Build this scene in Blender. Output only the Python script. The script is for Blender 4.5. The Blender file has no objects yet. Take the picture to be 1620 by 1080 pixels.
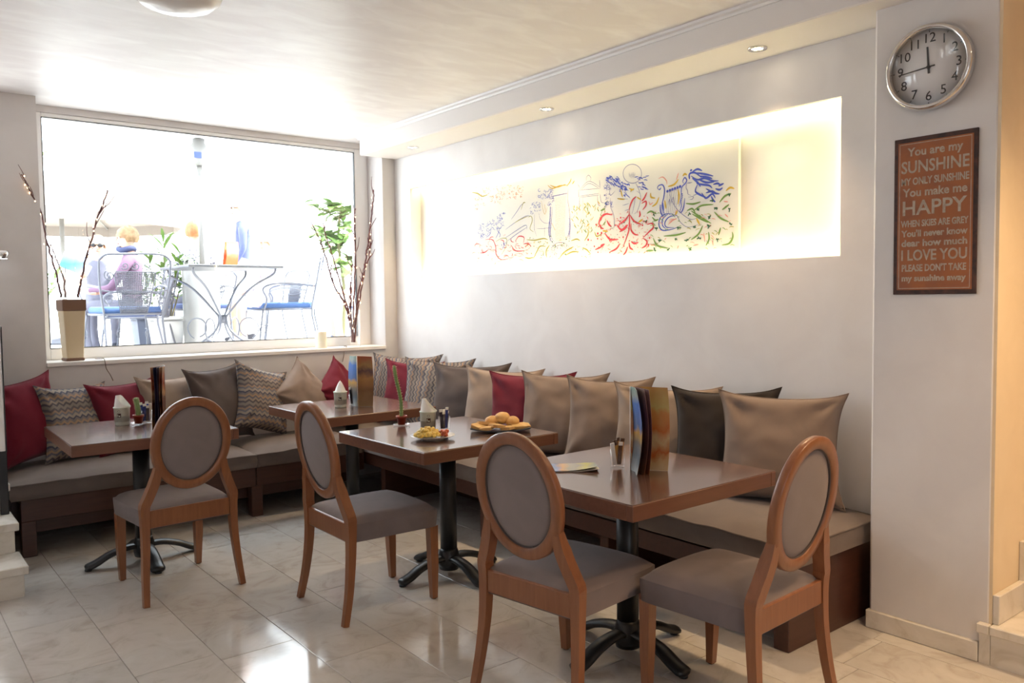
import bpy, bmesh, math, random
from mathutils import Vector, Matrix, noise
R = math.radians
scene = bpy.context.scene
col = scene.collection

# ------------------------------------------------------------------ camera
CAM = Vector((-3.5765, -6.0014, 1.4366)); YAW, PITCH, ROLL, FPX = -.677, -.0518, .0123, 1287.95
_F = Vector((-math.sin(YAW)*math.cos(PITCH), math.cos(YAW)*math.cos(PITCH), math.sin(PITCH)))
_R = Vector((math.cos(YAW), math.sin(YAW), 0)); _U = _R.cross(_F)
_r2 = math.cos(ROLL)*_R - math.sin(ROLL)*_U; _u2 = math.sin(ROLL)*_R + math.cos(ROLL)*_U
camd = bpy.data.cameras.new('camera'); cam = bpy.data.objects.new('camera', camd); col.objects.link(cam)
cam.matrix_world = Matrix(((_r2.x, _u2.x, -_F.x, CAM.x), (_r2.y, _u2.y, -_F.y, CAM.y), (_r2.z, _u2.z, -_F.z, CAM.z), (0, 0, 0, 1)))
camd.sensor_width = 36; camd.lens = FPX*36/1620; camd.clip_start = .05; camd.clip_end = 300
camd.dof.use_dof = True; camd.dof.focus_distance = 3.5; camd.dof.aperture_fstop = 7.1
scene.camera = cam

# ------------------------------------------------------------------ world, exposure
W = bpy.data.worlds.new('world'); scene.world = W; W.use_nodes = True
bg = W.node_tree.nodes['Background']; bg.inputs[0].default_value = (.85, .925, 1, 1); bg.inputs[1].default_value = 7.5
scene.view_settings.view_transform = 'Standard'; scene.view_settings.look = 'None'
scene.view_settings.gamma = 1; scene.view_settings.use_curve_mapping = False
scene.view_settings.exposure = 0.42
try:
    scene.cycles.use_denoising = True
    scene.cycles.max_bounces = 10; scene.cycles.diffuse_bounces = 5; scene.cycles.glossy_bounces = 4
    scene.cycles.transmission_bounces = 6; scene.cycles.transparent_max_bounces = 24
    scene.cycles.sample_clamp_indirect = 6; scene.cycles.caustics_reflective = False; scene.cycles.caustics_refractive = False
except Exception: pass

def lamp(name, kind, loc, energy, color, rot=(0, 0, 0), **kw):
    d = bpy.data.lights.new(name, kind); d.energy = energy; d.color = color
    for k, v in kw.items(): setattr(d, k, v)
    o = bpy.data.objects.new(name, d); o.location = loc; o.rotation_euler = rot; col.objects.link(o); return o
lamp('sun', 'SUN', (6, 2, 9), 20, (1, .96, .90), Vector((-.74, .10, -.80)).to_track_quat('-Z', 'Y').to_euler(), angle=R(.6))
# portals: they only guide the sampling of sky light through the openings (they give off nothing)
def portal(name, loc, rot, sx, sy):
    o = lamp(name, 'AREA', loc, 1, (1, 1, 1), rot, shape='RECTANGLE', size=sx, size_y=sy)
    try: o.data.cycles.is_portal = True
    except Exception: o.data.energy = 0
portal('portal_window', (-1.40, .34, 1.91), (R(90), 0, R(180)), 2.36, 1.6)
portal('portal_doorway', (-3.42, .30, 1.86), (R(90), 0, R(180)), .8, 1.8)
portal('portal_shopfront', (-3.575, -8.62, 1.3), (R(90), 0, 0), .45, 1.8)
# warm lamps in the part of the room behind the camera
for k, (x, y, e, a) in enumerate(((-.85, -5.7, 64, 110), (-2.4, -6.9, 26, 130), (.9, -5.4, 34, 140))):
    lamp('room_downlight_%d' % k, 'SPOT', (x, y, 2.70), e, (1, .66, .36), (0, 0, 0), spot_size=R(a), spot_blend=.6, shadow_soft_size=.06)

# ------------------------------------------------------------------ mesh helpers
def tag(o, label=None, cat=None, group=None, kind=None):
    if label: o['label'] = label
    if cat: o['category'] = cat
    if group: o['group'] = group
    if kind: o['kind'] = kind
    return o
def empty(name, loc=(0, 0, 0), rz=0, label=None, cat=None, group=None, mat=None):
    o = bpy.data.objects.new(name, None); col.objects.link(o); o.empty_display_size = .1
    if mat is not None: o.matrix_world = mat
    else: o.location = loc; o.rotation_euler = (0, 0, rz)
    return tag(o, label, cat, group)
def copy_tree(o, parent=None):
    c = o.copy(); col.objects.link(c); c.parent = parent
    for ch in list(o.children): copy_tree(ch, c)
    return c
class MB:
    def __init__(s): s.v = []; s.f = []; s.mi = []; s.sm = []
    def add(s, vs, fs, mi=0, sm=False):
        n = len(s.v); s.v += [tuple(p) for p in vs]
        for f in fs: s.f.append([i+n for i in f]); s.mi.append(mi); s.sm.append(sm)
        return s
    def box(s, x0, x1, y0, y1, z0, z1, bev=0, mi=0, M=None, seg=1):
        if x0 > x1: x0, x1 = x1, x0
        if y0 > y1: y0, y1 = y1, y0
        if z0 > z1: z0, z1 = z1, z0
        if not bev:
            vs = [(x, y, z) for z in (z0, z1) for y in (y0, y1) for x in (x0, x1)]
            fs = [(0, 2, 3, 1), (4, 5, 7, 6), (0, 1, 5, 4), (2, 6, 7, 3), (0, 4, 6, 2), (1, 3, 7, 5)]
            sm = False
        else:
            b = bmesh.new(); bmesh.ops.create_cube(b, size=1)
            for v in b.verts: v.co = Vector(((x0+x1)/2+v.co.x*(x1-x0), (y0+y1)/2+v.co.y*(y1-y0), (z0+z1)/2+v.co.z*(z1-z0)))
            bmesh.ops.bevel(b, geom=b.edges[:], offset=min(bev, .49*min(x1-x0, y1-y0, z1-z0)), segments=seg, profile=.5, affect='EDGES')
            b.verts.index_update(); vs = [v.co.copy() for v in b.verts]; fs = [[v.index for v in f.verts] for f in b.faces]; b.free(); sm = seg > 1
        if M is not None: vs = [M @ Vector(p) for p in vs]
        return s.add(vs, fs, mi, sm)
    def tube(s, pts, rad, n=8, mi=0, cap=True, flat=1.0, closed=False, sm=True, up=None, ph=0):
        pts = [Vector(p) for p in pts]; m = len(pts)
        if not hasattr(rad, '__len__'): rad = [rad]*m
        nrm = None; rings = []
        for i, p in enumerate(pts):
            if closed: t = pts[(i+1) % m]-pts[i-1]
            else: t = pts[min(i+1, m-1)]-pts[max(i-1, 0)]
            if t.length < 1e-9: t = Vector((0, 0, 1))
            t.normalize()
            if nrm is None or up is not None:
                a = Vector(up) if up is not None else (Vector((0, 0, 1)) if abs(t.z) < .9 else Vector((1, 0, 0)))
                nrm = (a-t*a.dot(t)).normalized()
            else:
                nrm = nrm-t*nrm.dot(t)
                nrm = nrm.normalized() if nrm.length > 1e-6 else t.orthogonal().normalized()
            b = t.cross(nrm)
            rings.append([p+rad[i]*(math.cos(ph+2*math.pi*k/n)*nrm*flat+math.sin(ph+2*math.pi*k/n)*b) for k in range(n)])
        vs = [q for r in rings for q in r]; fs = []
        for i in range(m if closed else m-1):
            j = (i+1) % m
            for k in range(n): fs.append((i*n+k, i*n+(k+1) % n, j*n+(k+1) % n, j*n+k))
        if cap and not closed: fs.append(tuple(range(n-1, -1, -1))); fs.append(tuple(range((m-1)*n, m*n)))
        return s.add(vs, fs, mi, sm)
    def lathe(s, prof, c=(0, 0, 0), n=24, mi=0, M=None, sm=True, sx=1, sy=1, cap=True):
        vs = []; fs = []
        for r, z in prof:
            for k in range(n): vs.append(Vector((c[0]+sx*r*math.cos(2*math.pi*k/n), c[1]+sy*r*math.sin(2*math.pi*k/n), c[2]+z)))
        for i in range(len(prof)-1):
            for k in range(n): fs.append((i*n+k, i*n+(k+1) % n, (i+1)*n+(k+1) % n, (i+1)*n+k))
        if cap and prof[0][0] > 1e-4: fs.append(tuple(range(n-1, -1, -1)))
        if cap and prof[-1][0] > 1e-4: fs.append(tuple(range((len(prof)-1)*n, len(prof)*n)))
        if M is not None: vs = [M @ v for v in vs]
        return s.add(vs, fs, mi, sm)
    def ball(s, c, r, n=12, m=8, mi=0, M=None, jit=0, seed=0):
        if not hasattr(r, '__len__'): r = (r, r, r)
        vs = []; fs = []; c = Vector(c)
        for i in range(m+1):
            a = math.pi*i/m-math.pi/2
            for k in range(n):
                b = 2*math.pi*k/n; d = Vector((math.cos(a)*math.cos(b), math.cos(a)*math.sin(b), math.sin(a)))
                q = 1+(jit*noise.noise(d*1.7+Vector((seed*3.1, seed, 0))) if jit else 0)
                p = Vector((d.x*r[0]*q, d.y*r[1]*q, d.z*r[2]*q))
                vs.append(c+(M @ p if M is not None else p))
        for i in range(m):
            for k in range(n): fs.append((i*n+k, i*n+(k+1) % n, (i+1)*n+(k+1) % n, (i+1)*n+k))
        return s.add(vs, fs, mi, True)
    def grid(s, fn, nu, nv, mi=0, sm=True):
        vs = [fn(i/nu, j/nv) for j in range(nv+1) for i in range(nu+1)]
        fs = [(j*(nu+1)+i, j*(nu+1)+i+1, (j+1)*(nu+1)+i+1, (j+1)*(nu+1)+i) for j in range(nv) for i in range(nu)]
        return s.add(vs, fs, mi, sm)
    def sheet(s, fn, nu, nv, th, mi=0):
        # a curved sheet with a real thickness: fn(u,v) -> point, normal taken numerically
        def nr(u, v):
            e = .01; a = Vector(fn(min(u+e, 1), v))-Vector(fn(max(u-e, 0), v)); b = Vector(fn(u, min(v+e, 1)))-Vector(fn(u, max(v-e, 0)))
            return a.cross(b).normalized()
        s.grid(lambda u, v: Vector(fn(u, v))+nr(u, v)*th/2, nu, nv, mi)
        s.grid(lambda u, v: Vector(fn(1-u, v))-nr(1-u, v)*th/2, nu, nv, mi)
        w = []
        path = [(i/nu, 0) for i in range(nu)]+[(1, j/nv) for j in range(nv)]+[(1-i/nu, 1) for i in range(nu)]+[(0, 1-j/nv) for j in range(nv)]
        for u, v in path: w += [Vector(fn(u, v))+nr(u, v)*th/2, Vector(fn(u, v))-nr(u, v)*th/2]
        m = len(path); s.add(w, [(2*i, 2*i+1, (2*i+3) % (2*m), (2*i+2) % (2*m)) for i in range(m)], mi)
        return s
    def prism(s, poly, z0, z1, mi=0, M=None):
        n = len(poly); vs = [Vector((x, y, z0)) for x, y in poly]+[Vector((x, y, z1)) for x, y in poly]
        fs = [tuple(range(n-1, -1, -1)), tuple(range(n, 2*n))]+[(i, (i+1) % n, n+(i+1) % n, n+i) for i in range(n)]
        if M is not None: vs = [M @ v for v in vs]
        return s.add(vs, fs, mi)
    def mesh(s, name, mats):
        me = bpy.data.meshes.new(name); me.from_pydata(s.v, [], s.f)
        for m in (mats if isinstance(mats, (list, tuple)) else [mats]): me.materials.append(m)
        me.polygons.foreach_set('material_index', s.mi); me.polygons.foreach_set('use_smooth', s.sm); me.update()
        return me
    def build(s, name, mats, parent=None, loc=None, mat=None, **kw):
        o = bpy.data.objects.new(name, s.mesh(name, mats)); col.objects.link(o)
        if parent is not None: o.parent = parent
        if mat is not None: o.matrix_world = mat
        elif loc is not None: o.location = loc
        return tag(o, **kw)
def catmull(P, k=6):
    P = [Vector(p) for p in P]; out = []
    for i in range(len(P)-1):
        a = P[max(i-1, 0)]; b = P[i]; c = P[i+1]; d = P[min(i+2, len(P)-1)]
        for j in range(k):
            t = j/k; out.append(.5*((2*b)+(c-a)*t+(2*a-5*b+4*c-d)*t*t+(3*b-a-3*c+d)*t**3))
    out.append(P[-1]); return out
def ray(x, y):
    u, v = (x-810)/FPX, (y-540)/FPX
    return _F+u*_r2-v*_u2
def at(x, y, ax, val):          # a point on a wall / table / floor plane of the room
    d = ray(x, y); i = 'XYZ'.index(ax); t = (val-CAM[i])/d[i]; return CAM+t*d
def text_mesh(txt, size, name, mat, parent, M, extrude=.0008, align='CENTER', sx=1.0, offset=0, width=None):
    cu = bpy.data.curves.new('lettering', 'FONT'); cu.body = txt; cu.size = size; cu.align_x = align; cu.align_y = 'BOTTOM_BASELINE' if False else 'CENTER'
    cu.extrude = extrude; cu.offset = offset; cu.resolution_u = 3
    t = bpy.data.objects.new('lettering', cu); col.objects.link(t)
    dg = bpy.context.evaluated_depsgraph_get(); dg.update()
    me = bpy.data.meshes.new_from_object(t.evaluated_get(dg)); bpy.data.objects.remove(t); bpy.data.curves.remove(cu)
    if width:
        xs = [v.co.x for v in me.vertices]; w = max(xs)-min(xs); c = (max(xs)+min(xs))/2; sx = width/w
        for v in me.vertices: v.co.x = (v.co.x-c)*sx
    elif sx != 1:
        for v in me.vertices: v.co.x *= sx
    me.materials.clear(); me.materials.append(mat); me.name = name
    o = bpy.data.objects.new(name, me); col.objects.link(o)
    if parent is not None: o.parent = parent
    o.matrix_local = M; return o

# ------------------------------------------------------------------ materials
def mat(name, c, rough=.5, metal=0, spec=.5, noise_c=None, nscale=8, nstretch=(1, 1, 1), bump=0, bscale=60, sheen=0, emit=None, estr=0, coat=0, alpha=None, detail=4, ramp=(.35, .65), sub=0):
    m = bpy.data.materials.new(name); m.use_nodes = True; nt = m.node_tree; b = nt.nodes['Principled BSDF']
    b.inputs['Base Color'].default_value = (*c, 1); b.inputs['Roughness'].default_value = rough; b.inputs['Metallic'].default_value = metal
    b.inputs['Specular IOR Level'].default_value = spec
    if sheen: b.inputs['Sheen Weight'].default_value = sheen; b.inputs['Sheen Roughness'].default_value = .5
    if coat: b.inputs['Coat Weight'].default_value = coat; b.inputs['Coat Roughness'].default_value = .1
    if emit: b.inputs['Emission Color'].default_value = (*emit, 1); b.inputs['Emission Strength'].default_value = estr
    if sub: b.inputs['Subsurface Weight'].default_value = sub; b.inputs['Subsurface Radius'].default_value = (.02, .01, .006)
    tc = None
    if noise_c or bump:
        tc = nt.nodes.new('ShaderNodeTexCoord'); mp = nt.nodes.new('ShaderNodeMapping'); mp.inputs['Scale'].default_value = nstretch
        nt.links.new(tc.outputs['Object'], mp.inputs[0])
    if noise_c:
        n = nt.nodes.new('ShaderNodeTexNoise'); n.inputs['Scale'].default_value = nscale; n.inputs['Detail'].default_value = detail; n.inputs['Distortion'].default_value = .6
        nt.links.new(mp.outputs[0], n.inputs['Vector'])
        r = nt.nodes.new('ShaderNodeValToRGB'); r.color_ramp.elements[0].position = ramp[0]; r.color_ramp.elements[1].position = ramp[1]
        r.color_ramp.elements[0].color = (*c, 1); r.color_ramp.elements[1].color = (*noise_c, 1)
        nt.links.new(n.outputs['Fac'], r.inputs[0]); nt.links.new(r.outputs[0], b.inputs['Base Color'])
    if bump:
        n = nt.nodes.new('ShaderNodeTexNoise'); n.inputs['Scale'].default_value = bscale; n.inputs['Detail'].default_value = 3
        nt.links.new(mp.outputs[0], n.inputs['Vector'])
        bn = nt.nodes.new('ShaderNodeBump'); bn.inputs['Strength'].default_value = bump; bn.inputs['Distance'].default_value = .01
        nt.links.new(n.outputs['Fac'], bn.inputs['Height']); nt.links.new(bn.outputs[0], b.inputs['Normal'])
    return m
def glass(name, tint=(1, 1, 1), ior=1.45, facing=.1, gl=.04):
    # thin clear glass: mostly see-through, mirror-like at grazing angles
    m = bpy.data.materials.new(name); m.use_nodes = True; nt = m.node_tree; nt.nodes.clear()
    o = nt.nodes.new('ShaderNodeOutputMaterial'); mx = nt.nodes.new('ShaderNodeMixShader'); t = nt.nodes.new('ShaderNodeBsdfTransparent'); g = nt.nodes.new('ShaderNodeBsdfGlossy')
    t.inputs[0].default_value = (*tint, 1); g.inputs['Roughness'].default_value = .03
    lw = nt.nodes.new('ShaderNodeLayerWeight'); lw.inputs[0].default_value = .5
    pw = nt.nodes.new('ShaderNodeMath'); pw.operation = 'POWER'; pw.inputs[1].default_value = 4; nt.links.new(lw.outputs['Facing'], pw.inputs[0])
    fr = nt.nodes.new('ShaderNodeMath'); fr.operation = 'MULTIPLY_ADD'; fr.inputs[1].default_value = .55; fr.inputs[2].default_value = gl; nt.links.new(pw.outputs[0], fr.inputs[0])
    nt.links.new(fr.outputs[0], mx.inputs[0]); nt.links.new(t.outputs[0], mx.inputs[1]); nt.links.new(g.outputs[0], mx.inputs[2]); nt.links.new(mx.outputs[0], o.inputs[0])
    return m
M = {}
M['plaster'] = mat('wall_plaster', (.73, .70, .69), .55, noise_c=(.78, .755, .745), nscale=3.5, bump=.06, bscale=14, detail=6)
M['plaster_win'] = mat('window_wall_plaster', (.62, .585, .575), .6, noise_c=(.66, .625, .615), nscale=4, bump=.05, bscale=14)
M['ceiling'] = mat('ceiling_stucco', (.74, .705, .71), .42, noise_c=(.83, .81, .81), nscale=3.2, nstretch=(1, 2.4, 1), bump=.08, bscale=7, detail=7, ramp=(.42, .68))
M['soffit'] = mat('soffit_paint', (.80, .77, .76), .55)
M['white_paint'] = mat('white_gloss_paint', (.84, .82, .81), .3)
M['sill'] = mat('sill_paint', (.83, .79, .75), .35)
M['yellow_wall'] = mat('yellow_plaster', (.80, .66, .46), .6, noise_c=(.84, .70, .50), nscale=5)
def marble(name, c1, c2, c3, rough, per_object=True):
    m = bpy.data.materials.new(name); m.use_nodes = True; nt = m.node_tree; b = nt.nodes['Principled BSDF']; b.inputs['Roughness'].default_value = rough
    b.inputs['Specular IOR Level'].default_value = .5
    tc = nt.nodes.new('ShaderNodeTexCoord'); oi = nt.nodes.new('ShaderNodeObjectInfo'); ad = nt.nodes.new('ShaderNodeVectorMath'); ad.operation = 'MULTIPLY_ADD'
    cb = nt.nodes.new('ShaderNodeCombineXYZ'); nt.links.new(oi.outputs['Random'], cb.inputs[0]); nt.links.new(oi.outputs['Random'], cb.inputs[2])
    nt.links.new(cb.outputs[0], ad.inputs[0]); ad.inputs[1].default_value = (37, 37, 37); nt.links.new(tc.outputs['Object'], ad.inputs[2])
    n = nt.nodes.new('ShaderNodeTexNoise'); n.inputs['Scale'].default_value = 5; n.inputs['Detail'].default_value = 9; n.inputs['Distortion'].default_value = 1.6; n.inputs['Roughness'].default_value = .62
    nt.links.new(ad.outputs[0], n.inputs['Vector'])
    r = nt.nodes.new('ShaderNodeValToRGB'); e = r.color_ramp.elements; e[0].position = .33; e[0].color = (*c3, 1); e[1].position = .66; e[1].color = (*c2, 1)
    k = e.new(.47); k.color = (*c1, 1)
    nt.links.new(n.outputs['Fac'], r.inputs[0])
    hv = nt.nodes.new('ShaderNodeHueSaturation'); mr = nt.nodes.new('ShaderNodeMapRange'); mr.inputs['To Min'].default_value = .93; mr.inputs['To Max'].default_value = 1.05
    nt.links.new(oi.outputs['Random'], mr.inputs[0]); nt.links.new(mr.outputs[0], hv.inputs['Value']); nt.links.new(r.outputs[0], hv.inputs['Color']); nt.links.new(hv.outputs[0], b.inputs['Base Color'])
    return m
M['tile'] = marble('cream_marble', (0.5418, 0.5031, 0.4601), (0.5762, 0.5418, 0.5031), (0.4644, 0.4171, 0.3698), .10)
M['stair_marble'] = marble('stair_marble', (.72, .67, .59), (.77, .72, .65), (.62, .56, .47), .25)
M['mortar'] = mat('mortar', (0.3698, 0.3311, 0.2924), .8)
def wood(name, c1, c2, rough, axis='X', scale=1, coat=0):
    st = {'X': (1.2, 14, 14), 'Y': (14, 1.2, 14), 'Z': (14, 14, 1.2)}[axis]
    return mat(name, c1, rough, noise_c=c2, nscale=4*scale, nstretch=st, detail=5, ramp=(.3, .7), coat=coat)
M['chair_wood'] = wood('cherry_chair_wood', (.215, .078, .032), (.27, .104, .044), .32, 'Z', coat=.2)
M['table_top'] = wood('walnut_laminate', (0.1023, 0.0508, 0.0360), (0.1147, 0.0583, 0.0409), .22, 'X', 1.2, coat=.6)
M['table_edge'] = wood('walnut_edge_band', (.135, .054, .031), (.17, .07, .040), .35, 'X')
M['bench_wood'] = wood('mahogany_bench_wood', (0.0578, 0.0198, 0.0121), (0.0770, 0.0275, 0.0165), .38, 'X')
M['iron'] = mat('black_cast_iron', (.012, .012, .013), .38)
def fabric(name, c, k=.9, bump=.25):
    return mat(name, c, .95, spec=.15, noise_c=tuple(x*k for x in c), nscale=9, bump=bump, bscale=900, sheen=.15, detail=3)
M['seat_fabric'] = fabric('taupe_chair_suede', (0.2035, 0.1665, 0.1643))
M['back_fabric'] = fabric('taupe_back_suede', (0.2480, 0.2064, 0.2064))
M['bench_fabric'] = fabric('taupe_bench_fabric', (0.1729, 0.1360, 0.1188))
M['c_taupe'] = fabric('taupe_cushion_cotton', (.245, .180, .145))
M['c_beige'] = fabric('beige_cushion_cotton', (.305, .228, .182))
M['c_dark'] = fabric('dark_brown_cushion_cotton', (0.0372, 0.0282, 0.0252))
M['c_grey'] = fabric('grey_brown_cushion_cotton', (0.0957, 0.0725, 0.0667))
M['c_red'] = fabric('crimson_cushion_cotton', (0.1476, 0.0115, 0.0245))
def zigzag(name, swap, freq=1.0):
    m = bpy.data.materials.new(name); m.use_nodes = True; nt = m.node_tree; b = nt.nodes['Principled BSDF']; b.inputs['Roughness'].default_value = .95; b.inputs['Specular IOR Level'].default_value = .15
    L = nt.links.new
    def N(t, **k):
        n = nt.nodes.new(t)
        for a, v in k.items(): setattr(n, a, v)
        return n
    tc = N('ShaderNodeTexCoord'); sp = N('ShaderNodeSeparateXYZ'); L(tc.outputs['Object'], sp.inputs[0])
    a, c = (sp.outputs[1], sp.outputs[0]) if swap else (sp.outputs[0], sp.outputs[1])
    pp = N('ShaderNodeMath', operation='PINGPONG'); L(a, pp.inputs[0]); pp.inputs[1].default_value = .020
    nz = N('ShaderNodeTexNoise'); nz.inputs['Scale'].default_value = 9; L(tc.outputs['Object'], nz.inputs['Vector'])
    s1 = N('ShaderNodeMath', operation='MULTIPLY_ADD'); L(pp.outputs[0], s1.inputs[0]); s1.inputs[1].default_value = .85; L(c, s1.inputs[2])
    s2 = N('ShaderNodeMath', operation='MULTIPLY_ADD'); L(nz.outputs['Fac'], s2.inputs[0]); s2.inputs[1].default_value = .02; L(s1.outputs[0], s2.inputs[2])
    fr = N('ShaderNodeMath', operation='MULTIPLY'); L(s2.outputs[0], fr.inputs[0]); fr.inputs[1].default_value = 6.0*freq
    fc = N('ShaderNodeMath', operation='FRACT'); L(fr.outputs[0], fc.inputs[0])
    r = N('ShaderNodeValToRGB'); r.color_ramp.interpolation = 'CONSTANT'; L(fc.outputs[0], r.inputs[0])
    cs = [(.0, (0.202, 0.168, 0.146)), (.12, (0.090, 0.078, 0.084)), (.2, (0.253, 0.202, 0.163)), (.3, (0.118, 0.112, 0.129)), (.38, (0.281, 0.185, 0.124)), (.47, (0.168, 0.140, 0.135)), (.56, (0.073, 0.073, 0.096)), (.63, (0.264, 0.225, 0.191)), (.74, (0.140, 0.135, 0.152)), (.82, (0.258, 0.174, 0.129)), (.9, (0.112, 0.096, 0.096))]
    e = r.color_ramp.elements
    e[0].position = 0; e[0].color = (*cs[0][1], 1); e[1].position = cs[1][0]; e[1].color = (*cs[1][1], 1)
    for p, q in cs[2:]: k = e.new(p); k.color = (*q, 1)
    L(r.outputs[0], b.inputs['Base Color']); return m
M['zig_h'] = zigzag('zigzag_knit', False); M['zig_v'] = zigzag('zigzag_knit_upright', True)
M['chrome'] = mat('polished_steel', (.75, .74, .73), .12, metal=1)
M['glass'] = glass('clear_glass'); M['pane'] = glass('window_glass', (.97, .985, .98), 1.3)
M['black'] = mat('black_enamel', (.012, .012, .014), .5)
M['white'] = mat('white_enamel', (.82, .81, .79), .45)

# ------------------------------------------------------------------ the room
ZC, ZS = 2.768, 2.619
def struct(name, mb, m, parent=None):
    o = mb.build(name, m, parent)
    if parent is None: o['kind'] = 'structure'
    return o
floor = struct('floor', MB().box(-4.6, 2.4, -8.7, .25, -.12, -.0035), M['mortar'])
tw, tl = .31, .61
tmesh = MB().box(.0012, tw-.0012, .0012, tl-.0012, -.012, 0, .0012).mesh('tile', M['tile'])
rnd = random.Random(4); c0 = -3.11
ntile = 0
for k in range(-4, 11):
    x = c0+k*tw; off = rnd.random()*tl
    if k == 2: off = (.0+2.757) % tl
    if k == 3: off = (3.047) % tl
    y = -6.3-((-6.3+off) % tl)
    while y < -.05:
        if x > -4.55 and (x < .0 or y > -99) and not (x > -.2 and y > -4.9) and x < .02 and y > -6.5:
            t = bpy.data.objects.new('tile', tmesh); col.objects.link(t); t.parent = floor; t.location = (x, y, 0); ntile += 1
        y += tl
ceil = struct('ceiling', MB().box(-4.6, 2.4, -8.7, .40, ZC, ZC+.12), M['ceiling'])
XW0, XW1, SILL = -2.63, -.118, 1.062
wb = MB()
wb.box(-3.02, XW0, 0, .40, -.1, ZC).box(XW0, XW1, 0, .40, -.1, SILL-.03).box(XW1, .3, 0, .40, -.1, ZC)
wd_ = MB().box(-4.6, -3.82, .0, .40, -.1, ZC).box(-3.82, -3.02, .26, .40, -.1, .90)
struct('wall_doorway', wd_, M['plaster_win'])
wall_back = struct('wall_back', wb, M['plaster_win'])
sill = struct('trim_1', MB().box(XW0, XW1, -.012, .40, SILL-.03, SILL, .004), M['sill'])
tag(sill, 'cream painted sill below the large window', None)
# mural wall with the lit niche cut in
N0, N1, NB, NT, ND = -.242, -3.996, 1.6195, 2.352, .10
wr = MB()
wr.box(0, .3, -4.257, N1, -.1, ZC).box(0, .3, N0, 0, -.1, ZC).box(0, .3, N1, N0, -.1, NB).box(0, .028, N1, N0, NT, ZC).box(.028, .3, N1, N0, NT+.05, ZC).box(ND, .3, N1, N0, NB, NT+.05)
wall_right = struct('wall_right', wr, M['plaster'])
PX, PY0, PY1 = -.2075, -4.257, -4.745
struct('wall_pillar', MB().box(PX, .3, PY1, PY0, -.1, ZC, .012), M['plaster'])
struct('baseboard_pillar', MB().box(PX-.018, PX+.01, PY1+.04, PY0+.004, 0, .078, .003), M['stair_marble'])
struct('wall_stair', MB().box(.3, 2.4, PY1, -4.5, -.1, ZC).box(PX+.004, .31, PY1-.004, PY1+.03, -.1, ZC), M['yellow_wall'])
struct('wall_stair_far', MB().box(2.28, 2.4, -6.2, PY1, -.1, ZC).box(-.2, 2.4, -6.3, -6.2, -.1, ZC).box(-.2, 0, -8.7, -6.3, -.1, ZC), M['yellow_wall'])
struct('wall_left', MB().box(-4.6, -4.45, -8.7, 0, -.1, ZC), M['plaster'])
struct('wall_rear', MB().box(-4.6, -3.8, -8.7, -8.55, -.1, ZC).box(-3.35, 0, -8.7, -8.55, -.1, ZC).box(-3.8, -3.35, -8.7, -8.55, -.1, .4).box(-3.8, -3.35, -8.7, -8.55, 2.2, ZC), M['plaster'])
sof = struct('ceiling_soffit', MB().box(-.335, .02, -8.6, -.02, ZS, ZC+.01, .006), M['soffit'])
cr = MB()
prof = [(-.335, ZC), (-.335, ZC-.028), (-.347, ZC-.03), (-.350, ZC-.018), (-.365, ZC-.012), (-.368, ZC)]
cr.add([(x, y, z) for y in (-.02, -8.6) for x, z in prof], [(i, i+1, i+7, i+6) for i in range(5)]+[(0, 1, 2, 3, 4, 5), (11, 10, 9, 8, 7, 6)])
struct('trim_2', cr, M['white_paint'])
# window: frame and pane
win = empty('window_1'); win['kind'] = 'structure'; tag(win, 'large fixed window with white frame above the bench')
GL, GR, GB, GT, WY = -2.564, -.243, 1.1395, 2.6933, .25
fr = MB()
fr.box(XW0, GL, WY, WY+.07, SILL, ZC-.045, .004).box(GR, XW1, WY, WY+.07, SILL, ZC-.045, .004).box(GL, GR, WY, WY+.07, SILL, GB, .004).box(GL, GR, WY, WY+.07, GT, ZC-.045, .004)
fr.build('window_frame', M['white_paint'], win)
MB().box(XW0, XW1, WY-.01, .40, ZC-.045, ZC+.005).build('window_lintel', M['plaster_win'], win)
gs = MB(); g = .004
gs.box(GL, GL+g, WY-.001, WY+.02, GB, GT).box(GR-g, GR, WY-.001, WY+.02, GB, GT).box(GL, GR, WY-.001, WY+.02, GB, GB+g).box(GL, GR, WY-.001, WY+.02, GT-g, GT)
gs.build('gasket', M['black'], win)
MB().box(GL, GR, WY+.03, WY+.036, GB, GT).build('pane', M['pane'], win)

# soffit downlights
M['bulb'] = mat('halogen_bulb', (1, 1, 1), .4, emit=(1, .86, .62), estr=30)
for k, y in enumerate((-.574, -2.138, -3.663, -5.3)):
    lb = ('nearest the window', 'above the middle of the mural', 'closest to the wall clock', 'past the clock pillar')[k]
    t = empty('recessed_spotlight', (-.172, y, ZS), 0, 'small recessed steel spotlight in the soffit ' + lb, 'spotlight', 'soffit spotlights')
    MB().lathe([(.028, -.002), (.030, -.006), (.045, -.006), (.047, 0), (.028, 0)], n=28, cap=False).build('bezel', M['chrome'], t)
    MB().lathe([(0, -.001), (.020, -.004), (.027, -.002), (.027, 0)], n=20).build('bulb', M['bulb'], t)
    s = lamp('spotlight_beam', 'SPOT', (-.172, y, ZS-.012), 70, (1, .70, .40), (0, 0, 0), spot_size=R(96), spot_blend=1.0, shadow_soft_size=.035)
    s.parent = t; s.location = (0, 0, -.012); s.rotation_euler = (0, R(9), 0)
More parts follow.
